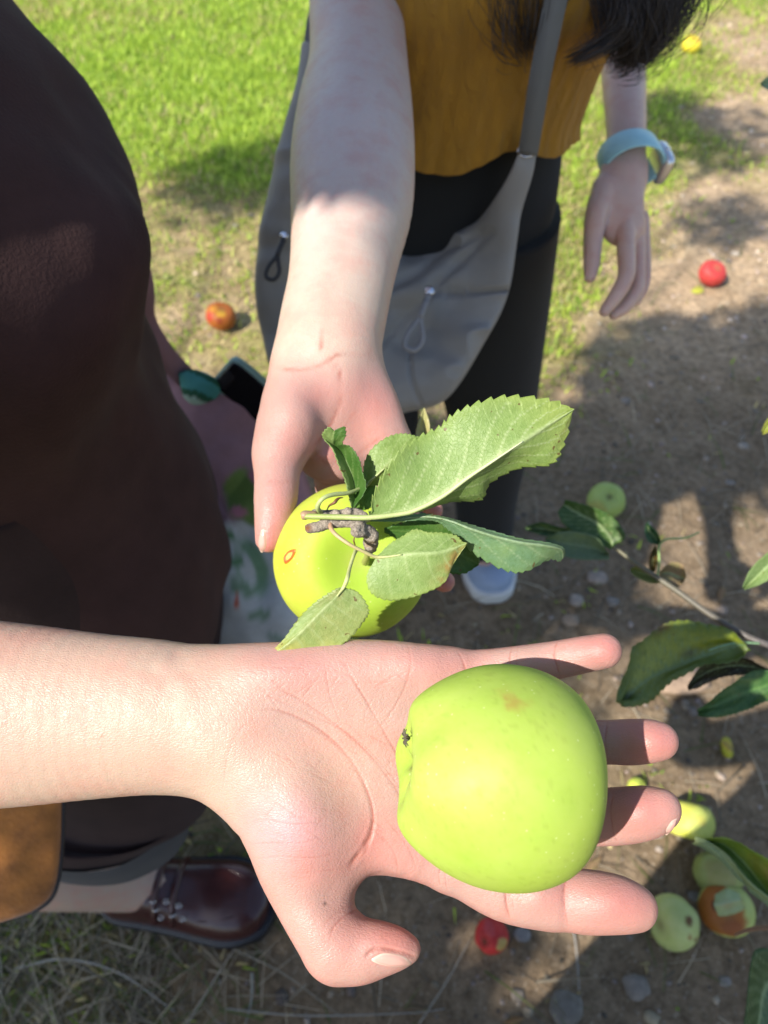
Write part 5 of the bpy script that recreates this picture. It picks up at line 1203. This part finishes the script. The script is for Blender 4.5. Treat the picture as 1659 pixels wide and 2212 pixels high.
# ================================================================== ORCHARD BRANCH AT THE RIGHT EDGE
BR = empty('branch', W(1700, 1410, .60), 'apple branch with tattered green leaves reaching in from the right edge', 'branch')
def twig(name, P, r, parent, c=(.10, .085, .10), c1=None):
    return petiole(name, P, r, M_petiole, parent, c, c1, n=8, m=60)
twig('twig', [(1900, 1470, .62), (1780, 1430, .62), (1659, 1393, .62), (1600, 1368, .63), (1530, 1325, .64), (1470, 1282, .65), (1420, 1248, .66), (1370, 1215, .67), (1325, 1180, .68)], [.0042, .0036, .003, .0030, .0028, .0026, .0024, .0020, .0014], BR, (.075, .060, .075), (.15, .14, .08))
def lf(L, Mi, R3_, Z, c, parent, **kw):
    z = lambda A, dz: [(a_, b_, Z+dz+(c_[0] if c_ else 0)) for a_, b_, *c_ in A]
    kw.setdefault('ns', 60); kw.setdefault('nt', 7); kw.setdefault('teeth', 18); kw.setdefault('tooth', .03)
    return leaf('leaf', z(L, 0), z(Mi, kw.pop('dip', .006)), z(R3_, 0), kw.pop('mt', M_leafd), parent, c, **kw)
lf([(1610, 1385), (1575, 1362), (1530, 1355), (1480, 1345), (1440, 1345), (1412, 1360), (1385, 1388), (1362, 1408), (1352, 1455), (1340, 1520)], [(1612, 1392), (1585, 1395), (1545, 1408), (1500, 1425), (1465, 1440), (1435, 1450), (1410, 1462), (1385, 1478), (1362, 1498), (1340, 1522)],
   [(1614, 1398), (1600, 1420), (1560, 1432), (1520, 1432), (1485, 1452), (1450, 1470), (1425, 1492), (1405, 1512), (1375, 1520), (1341, 1524)], .60, (.12, .17, .03), BR, spots=[(.55, -.4, .2, (.33, .36, .06), .9), (.75, -.2, .12, (.34, .38, .08), .8), (.25, -.5, .2, (.26, .28, .01), .8), (.35, -.2, .05, (.04, .02, .02), .9), (.95, 0, .08, (.03, .035, .03), .9), (.5, -.95, .06, (.10, .02, .03), .8)], vein=(.16, .25, .13), seed=11, curlamp=.004, ns=90, nt=9)
lf([(1665, 1446), (1620, 1422), (1575, 1415), (1535, 1425), (1505, 1448), (1483, 1478)], [(1665, 1450), (1620, 1440), (1580, 1438), (1540, 1446), (1510, 1462), (1485, 1484)], [(1666, 1462), (1620, 1458), (1580, 1460), (1540, 1470), (1512, 1480), (1487, 1490)], .61, (.055, .035, .03), BR, seed=12, curlamp=.003)
lf([(1680, 1445), (1640, 1452), (1600, 1468), (1565, 1492), (1535, 1518), (1508, 1538)], [(1700, 1470), (1650, 1482), (1610, 1495), (1575, 1510), (1540, 1526), (1508, 1540)], [(1710, 1500), (1660, 1512), (1620, 1530), (1580, 1542), (1545, 1545), (1508, 1542)], .59, (.05, .13, .035), BR, seed=13, curlamp=.003, vein=(.12, .24, .06))
twig('petiole', [(1530, 1405, .60), (1570, 1392, .602), (1605, 1388, .61), (1640, 1390, .615)], [.0008, .001, .001], BR, (.18, .30, .16))
lf([(1315, 1195), (1290, 1162), (1250, 1150), (1215, 1150), (1178, 1162)], [(1316, 1200), (1285, 1185), (1250, 1178), (1215, 1172), (1178, 1166)], [(1316, 1206), (1285, 1208), (1250, 1208), (1210, 1198), (1180, 1172)], .70, (.13, .20, .11), BR, seed=14, vein=(.2, .28, .15))
lf([(1325, 1180), (1350, 1160), (1325, 1120), (1280, 1095), (1220, 1082)], [(1322, 1184), (1318, 1160), (1290, 1130), (1255, 1112), (1218, 1090)], [(1318, 1188), (1280, 1165), (1240, 1150), (1215, 1130), (1205, 1105)], .72, (.045, .11, .02), BR, seed=15)
lf([(1300, 1170), (1260, 1140), (1215, 1140), (1170, 1128), (1135, 1140)], [(1300, 1172), (1260, 1152), (1215, 1150), (1170, 1142), (1135, 1142)], [(1300, 1175), (1260, 1168), (1215, 1164), (1170, 1155), (1136, 1145)], .735, (.03, .09, .035), BR, seed=16)
lf([(1430, 1252), (1400, 1228), (1380, 1222), (1362, 1228)], [(1430, 1256), (1405, 1245), (1385, 1238), (1362, 1232)], [(1430, 1260), (1400, 1258), (1380, 1250), (1362, 1236)], .67, (.22, .24, .07), BR, seed=17)
lf([(1425, 1235), (1450, 1215), (1475, 1220), (1483, 1245)], [(1425, 1240), (1445, 1238), (1462, 1245), (1480, 1250)], [(1425, 1246), (1440, 1262), (1455, 1275), (1478, 1255)], .68, (.34, .22, .12), BR, seed=18, spots=[(.5, -.3, .3, (.25, .14, .10), .7)])
twig('petiole', [(1420, 1248, .66), (1424, 1215, .66), (1424, 1180, .66), (1440, 1165, .66), (1480, 1162, .67), (1510, 1150, .68)], [.0011, .0011, .001, .0008], BR, (.20, .30, .10))
lf([(1428, 1172), (1420, 1150), (1405, 1135), (1400, 1128)], [(1427, 1174), (1412, 1158), (1400, 1142), (1398, 1128)], [(1425, 1178), (1402, 1170), (1394, 1150), (1396, 1130)], .68, (.03, .10, .045), BR, seed=19)
lf([(1404, 1235), (1402, 1210), (1408, 1190), (1416, 1178)], [(1408, 1235), (1410, 1210), (1414, 1190), (1417, 1178)], [(1414, 1235), (1420, 1212), (1420, 1195), (1418, 1178)], .675, (.14, .07, .02), BR, seed=20)
B2 = empty('branch', W(1700, 1920, .62), 'leaf spray with yellow-green brown-spotted folded leaf beside the fallen green apple', 'branch')
lf([(1720, 2010), (1665, 1950), (1625, 1920), (1598, 1895), (1575, 1865), (1550, 1840), (1525, 1826), (1502, 1826)], [(1722, 2006), (1668, 1940), (1635, 1900), (1612, 1870), (1590, 1845), (1565, 1825), (1545, 1818), (1522, 1816)], [(1730, 2000), (1700, 1930), (1680, 1880), (1655, 1848), (1625, 1828), (1595, 1810), (1565, 1806), (1528, 1810)],
   .62, (.2, .3, .04), B2, left=(.07, .15, .03), right=(.30, .40, .045), spots=[(.42, .5, .07, (.25, .10, .04), .9), (.3, .55, .06, (.28, .10, .04), .9), (.36, .3, .05, (.27, .10, .03), .8), (.4, .4, .14, (.42, .42, .04), .8)], seed=21, vein=(.28, .38, .10), ns=90, nt=10, dip=.016, tooth=.02, curlamp=.003)
lf([(1720, 2020), (1665, 1958), (1625, 1925), (1595, 1900), (1568, 1868), (1540, 1845), (1518, 1832), (1500, 1822)], [(1720, 2022), (1662, 1956), (1620, 1922), (1590, 1892), (1565, 1862), (1540, 1838), (1520, 1824), (1501, 1818)], [(1720, 2015), (1668, 1945), (1628, 1910), (1600, 1882), (1576, 1852), (1552, 1832), (1530, 1820), (1502, 1815)], .612, (.30, .35, .15), B2, seed=22, dip=.001, tooth=.01, curlamp=.002)
twig('twig', [(1760, 2010, .66), (1700, 2006, .66), (1660, 2004, .66), (1620, 2008, .67), (1588, 2020, .68)], [.0030, .0024, .0020, .0013], B2, (.19, .13, .07), (.28, .15, .10))
lf([(1700, 2080), (1660, 2052), (1630, 2055), (1618, 2090), (1614, 2150), (1606, 2230)], [(1720, 2110), (1680, 2110), (1655, 2130), (1645, 2160), (1640, 2200), (1630, 2250)], [(1740, 2150), (1720, 2180), (1700, 2210), (1690, 2240), (1680, 2270), (1650, 2300)], .60, (.04, .09, .02), B2, seed=23, right=(.10, .18, .09), ns=60, nt=8)
lf([(1700, 1190), (1670, 1190), (1645, 1205), (1620, 1235), (1606, 1270)], [(1704, 1205), (1675, 1212), (1655, 1225), (1630, 1250), (1607, 1272)], [(1708, 1225), (1685, 1240), (1665, 1250), (1640, 1262), (1608, 1274)], .58, (.20, .29, .10), BR, seed=24)
twig('petiole', [(1690, 1205, .585), (1720, 1260, .6), (1750, 1340, .61), (1790, 1425, .62)], [.0010, .0012], BR, (.20, .28, .10))
lf([(1700, 880), (1668, 898), (1655, 912), (1646, 932)], [(1705, 895), (1672, 910), (1658, 922), (1647, 935)], [(1705, 915), (1680, 925), (1662, 932), (1648, 938)], .60, (.40, .40, .06), BR, seed=25)
twig('petiole', [(1690, 895, .6), (1740, 1000, .6), (1790, 1200, .61), (1800, 1430, .62)], [.0010, .0015, .002], BR, (.20, .20, .10))
lf([(1700, 175), (1670, 165), (1655, 168), (1642, 178)], [(1705, 190), (1672, 180), (1658, 180), (1643, 182)], [(1705, 205), (1680, 200), (1660, 195), (1644, 186)], .9, (.32, .42, .28), BR, seed=26)
twig('petiole', [(1695, 190, .9), (1760, 500, .8), (1810, 1000, .7), (1830, 1440, .63)], [.0012, .002, .003], BR, (.12, .10, .07))
# a narrow yellowing leaf standing up behind the sprig
leaf('leaf', [(905, 975, .44), (898, 950, .44), (903, 915, .44), (914, 884, .44)], [(915, 975, .442), (913, 950, .443), (915, 920, .443), (916, 880, .44)], [(925, 975, .44), (929, 950, .44), (928, 915, .44), (918, 884, .44)], M_leafd, A2, (.42, .38, .16), vein=(.45, .42, .2), ns=30, nt=5, teeth=10, tooth=.02, nlat=5, seed=31)
petiole('petiole', [(915, 975, .443), (905, 1010, .42), (870, 1060, .38), (820, 1110, .34), (785, 1128, .323)], [.0006, .0008, .0010], M_petiole, A2, (.35, .33, .12))

# ================================================================== WINDFALLS
def windfall(px, py, dpx, axis, base, label, spots=(), lift=.9, H=.88, seed=0, sha=None, grp='windfall apples on the ground'):
    p = g_on(px, py); Z = float(pix(p)[2]); R = dpx/2/FPX*Z*.97
    d = c2w(cs(px, py, 1))-CAMP; t = (float(gheight(p[0], p[1]))+R*lift-CAMH)/d[2]; p = CAMP+d*t; R = dpx/2/FPX*float(pix(p)[2])
    def cf(P, th, ph, Pw):
        cc = Pw @ RC; c = np.tile(np.array(base), (len(P), 1))*(1+.14*fbm(Pw*1.7+seed, 2)[:, None])
        for (x, y, r, col, w) in spots:
            q = np.hypot(cc[:, 0]-x, cc[:, 1]-y)/r+.35*fbm(Pw*4+seed, 3); s = (sstep(1.15, .8, q)*(cc[:, 2] > -.2)*w)[:, None]; c = c*(1-s)+np.array(col)*s
        s = np.exp(-(th/.2)**2)[:, None]*.6; c = c*(1-s)+np.array([.16, .11, .04])*s
        s = np.exp(-((np.pi-th)/.16)**2)[:, None]*.8; return c*(1-s)+np.array([.07, .05, .03])*s
    o = place_apple('apple', p, dirc(axis), R, cf, M_apple, None, H=H, stem_d=.22, calyx_d=.2, taper=.07, lobe=.022, n=56, m=44, wob=.03, seed=seed)
    return tag(o, label, 'apple', grp)
windfall(1310, 1081, 80, (.05, -.25, -.95), (.36, .44, .13), 'pale green fallen apple showing its blossom end behind the twig leaves', [(-.7, -.5, .5, (.40, .32, .10), .5)], seed=1)
windfall(1538, 591, 58, (.2, .3, .9), (.44, .045, .045), 'bright red apple on the sunlit soil', [(.1, .3, .3, (.62, .12, .10), .6)], seed=2)
windfall(477, 684, 64, (.3, .5, .8), (.30, .085, .018), 'rotting orange-brown apple in the grass left of the outstretched hand', [(.2, 0, .3, (.50, .28, .03), .8), (-.3, .3, .25, (.46, .22, .03), .7), (.1, -.5, .22, (.20, .03, .01), .8), (-.6, -.2, .3, (.35, .03, .02), .8)], seed=3)
windfall(1493, 97, 40, (.2, .3, .9), (.66, .52, .05), 'yellow apple in the far grass near the loose hair', [(.4, .1, .3, (.60, .30, .06), .7)], seed=4)
windfall(1490, 1773, 102, (-.2, -.85, .2), (.60, .58, .11), 'yellow half-sunlit apple just beyond the middle fingertip', [(.45, .1, .8, (.36, .42, .13), .6), (.1, .35, .22, (.45, .36, .08), .5)], seed=5)
windfall(1556, 1880, 112, (.3, -.8, .3), (.27, .31, .11), 'dull green apple partly under the spotted folded leaf', [(-.3, .2, .5, (.27, .22, .09), .6)], seed=6)
windfall(1568, 1962, 112, (-.3, .2, .9), (.40, .45, .15), 'half rotten brown apple with a pale leaf stuck on it', [(-.55, .1, .95, (.30, .10, .02), 1), (-.55, .35, .20, (.06, .015, .008), 1), (-.1, -.35, .35, (.24, .07, .02), .8)], seed=7)
windfall(1455, 1992, 113, (-.88, .05, .35), (.46, .50, .20), 'whitish green apple with brown spots below the index fingertip', [(.25, .50, .16, (.13, .045, .02), .95), (.22, -.02, .11, (.30, .14, .05), .9), (.50, -.18, .10, (.16, .05, .02), .9)], seed=8)
windfall(1061, 2022, 72, (.55, -.05, -.75), (.48, .035, .035), 'red apple showing its blossom end below the index finger', [(.55, -.05, .38, (.45, .36, .12), .8), (-.2, .7, .3, (.50, .10, .12), .5)], seed=9, H=1.0)
windfall(1570, 1615, 44, (.8, .1, .2), (.42, .42, .05), 'tiny yellow-green fruitlet on the sunlit soil right of the ring finger', [(-.1, .4, .5, (.50, .32, .08), .7)], seed=10, H=.62)
windfall(1375, 1702, 44, (.5, .1, .6), (.46, .52, .08), 'green apple peeping out above the middle finger', [], seed=11)
# leaf stuck on the rotten apple; yellow leaf by the red apple
p = pix(g_on(1568, 1962))[2]-.13
fl_ = leaf('fallen_leaf', [(1545, 1932, p), (1570, 1920, p-.003), (1598, 1930, p)], [(1542, 1955, p-.006), (1568, 1950, p-.010), (1600, 1942, p-.004)], [(1552, 1978, p), (1578, 1975, p-.004), (1612, 1962, p+.004)], M_leafd, None, (.36, .44, .22), vein=(.42, .48, .3), ns=30, nt=6, teeth=7, tooth=.02, nlat=5, seed=41, spots=[(.5, .3, .2, (.35, .25, .12), .6)], curlamp=.004)
tag(fl_, 'pale curled leaf lying on the half rotten apple', 'leaf', 'fallen leaves')
gp = lambda a_, b_, h_=.012: tuple(float(v) if k == 2 else v for k, v in enumerate((a_, b_, float(pix(g_on(a_, b_, h_))[2]))))
fl_ = leaf('fallen_leaf', [gp(1494, 626), gp(1506, 618), gp(1520, 622)], [gp(1493, 628, .02), gp(1507, 626, .02), gp(1522, 627, .015)], [gp(1495, 632), gp(1508, 634), gp(1520, 630)], M_leaf, None, (.62, .60, .08), vein=(.5, .5, .1), ns=20, nt=4, teeth=6, tooth=.02, nlat=4, seed=42)
tag(fl_, 'yellow fallen leaf beside the bright red apple', 'leaf', 'fallen leaves')
rl = random.Random(5)
def litter(px, py, s, c, lab):
    a_ = rl.uniform(0, 3.1); dx, dy = s*math.cos(a_), s*math.sin(a_); nx, ny = -dy*.38, dx*.38
    o = leaf('fallen_leaf', [gp(px-dx, py-dy), gp(px+nx, py+ny, .006), gp(px+dx, py+dy)], [gp(px-dx, py-dy), gp(px, py, .014), gp(px+dx, py+dy)], [gp(px-dx, py-dy), gp(px-nx, py-ny, .006), gp(px+dx, py+dy)], M_leafd, None, c, vein=tuple(v*1.2 for v in c), ns=18, nt=4, teeth=8, tooth=.02, nlat=4, seed=rl.random()*9)
    tag(o, lab, 'leaf', 'fallen leaves')
litter(1560, 1280, 22, (.30, .16, .08), 'brown dead leaf under the small twig leaves on sunlit soil')
litter(1410, 1500, 26, (.34, .19, .09), 'tan dead leaf beside the large flat stone')
litter(1280, 1870, 30, (.32, .20, .11), 'brown dead leaf below the middle finger')
litter(900, 2180, 26, (.20, .13, .08), 'dark dead leaf at the bottom edge near the thumb')
litter(1110, 2205, 24, (.32, .17, .08), 'rusty dead leaf at the bottom below the red apple')
litter(560, 2190, 24, (.30, .24, .13), 'pale dead leaf among the dry stalks')
# ================================================================== AN ADDED TREE, its clumps set to cast shade, AND THE PHOTOGRAPHER, both unseen
def tree(name, base, trunk, clumps, label, nleaf=26000, seed=3):
    t = empty(name, base, label, 'tree'); rg = np.random.default_rng(seed); parts = [tube(catmull(trunk, 30), np.linspace(.085, .04, 30)*(1+.1*fbm(catmull(trunk, 30)*6, 2)), 12)]
    top = np.array(trunk[-1])
    for c, r, n in clumps:
        c = np.array(c); mid = (top+c)/2+rg.normal(0, .08, 3); parts.append(tube(catmull([top-[0, 0, .1], mid, c], 16), np.linspace(.035, .012, 16) if r > .3 else np.linspace(.011, .005, 16), 8))
        for k in range(9):
            d = rg.normal(0, 1, 3); d /= np.linalg.norm(d); parts.append(tube(catmull([c, c+d*r*.5+rg.normal(0, .03, 3), c+d*r*.95], 8), np.linspace(.011, .003, 8), 5))
    V, F = join(parts); obj('trunk', V, F, M_bark, t)
    P, Nn, S = [], [], []
    for c, r, n in clumps:
        d = rg.normal(0, 1, (n, 3)); d /= np.linalg.norm(d, axis=1)[:, None]; rr = r*rg.random(n)**.42; p = np.array(c)+d*rr[:, None]*np.array([1, 1, .85]); p += .12*r*np.stack([vnoise(p*4), vnoise(p*4+9), vnoise(p*4+19)], 1); P.append(p)
    P = np.vstack(P); n = len(P); a = rg.normal(0, 1, (n, 3)); a[:, 2] -= .4; a /= np.linalg.norm(a, axis=1)[:, None]; b_ = np.cross(a, rg.normal(0, 1, (n, 3))); b_ /= np.linalg.norm(b_, axis=1)[:, None]; s = rg.uniform(.05, .085, n)[:, None]; nn = np.cross(a, b_)
    V = np.stack([P, P+a*s*.45+b_*s*.27+nn*s*.06, P+a*s, P+a*s*.45-b_*s*.27+nn*s*.06], 1).reshape(-1, 3); i = np.arange(n)*4; c = np.repeat(np.array([.06, .13, .025])+rg.random((n, 1))*np.array([.06, .09, .02]), 4, 0)
    obj('crown', V, [np.stack([i, i+1, i+2, i+3], 1)], M_grass, t, c, smooth=False); return t
def upsun(p, z):
    p = np.array(p, float); s = np.array(SUN); return p+s*((z-p[2])/s[2])
cl = [(tuple(upsun((-.62, .10, 0), 2.3)), .80, 5200), (tuple(upsun((-.2, -.15, 0), 2.0)), .45, 1600), (tuple(upsun((.20, .78, 1.1), 2.75)), .30, 2400), (tuple(upsun((.02, .86, 1.1), 2.85)), .26, 1500), (tuple(upsun((.34, .95, 1.1), 2.8)), .26, 1500), (tuple(upsun((.04, .74, 1.1), 2.7)), .18, 1300), (tuple(upsun((.0, .635, 1.1), 2.1)), .13, 1400), (tuple(upsun((-.34, .44, .98), 2.6)), .20, 380), (tuple(upsun(G(520, 385), 3.2)), .26, 800), (tuple(upsun(G(1560, 300), 3.3)), .26, 420), (tuple(upsun(G(1440, 250), 3.2)), .2, 450), (tuple(upsun(G(1590, 480), 3.2)), .16, 220),  # leaf clumps put up-sun of the spots meant to be shaded
      ((-2.5, -1.9, 2.6), .75, 2500), ((-3.0, -1.3, 2.4), .7, 2000), ((-2.1, -.9, 3.0), .5, 1500)]
tree('shade_tree', (-2.5, -1.5, 0), [(-2.5, -1.5, -.05), (-2.46, -1.48, .5), (-2.52, -1.44, 1.0), (-2.40, -1.40, 1.6), (-2.35, -1.35, 2.0)], cl, 'added leafy tree out of frame, its clumps placed to shade people and ground')
P3 = empty('person', (.05, -.22, 0), 'photographer in dark clothes standing behind the camera', 'person')
def whole3(F):
    head_parts(F, (.02, -.19, 1.58), 1.5)
    F.chain([(.03, -.24, .90, .10), (.03, -.24, 1.10, .09), (.03, -.24, 1.33, .06)], .03)
    for q in (-1, 1):
        F.chain([(.03, -.24, 1.33, .05), (.03+q*.16, -.24, 1.32, .05), (.03+q*.27, -.17, 1.13, .04), (.03+q*.24, -.08, 1.10, .035)], .02)
        F.chain([(.03+q*.08, -.24, .88, .08), (.03+q*.09, -.24, .5, .055), (.03+q*.10, -.25, .08, .04), (.03+q*.10, -.16, .04, .03)], .02)
Vp, Qp = coarse((-.35, -.40, 0), (.40, .02, 1.74), .009, whole3)
obj('body', Vp, Qp, M_skin, P3, np.tile(SK_ARM, (len(Vp), 1)))
V, F = loft(body_loft([(.03, -.24, 1.38, .05, .05), (.03, -.24, 1.34, .16, .08), (.03, -.24, 1.2, .17, .105), (.03, -.24, 1.0, .15, .10), (.03, -.24, .86, .165, .115)], 60, 40, .008, 41)); obj('top', V, F, M_trous, P3)
V, F = join([tr_loft([(.03, -.24, .98, .14, .10), (.03, -.24, .86, .155, .11), (.03, -.24, .76, .13, .09)], 42)]+[tr_loft([(.03+q*.08, -.24, .86, .085, .09), (.03+q*.09, -.24, .5, .075, .075), (.03+q*.10, -.25, .08, .07, .07)], 43) for q in (-1, 1)]); obj('trousers', V, F, M_trous, P3)
hair_cap('hair', (.02, -.19, 1.58), 1.5, P3, M_hair, .2, 1.05)
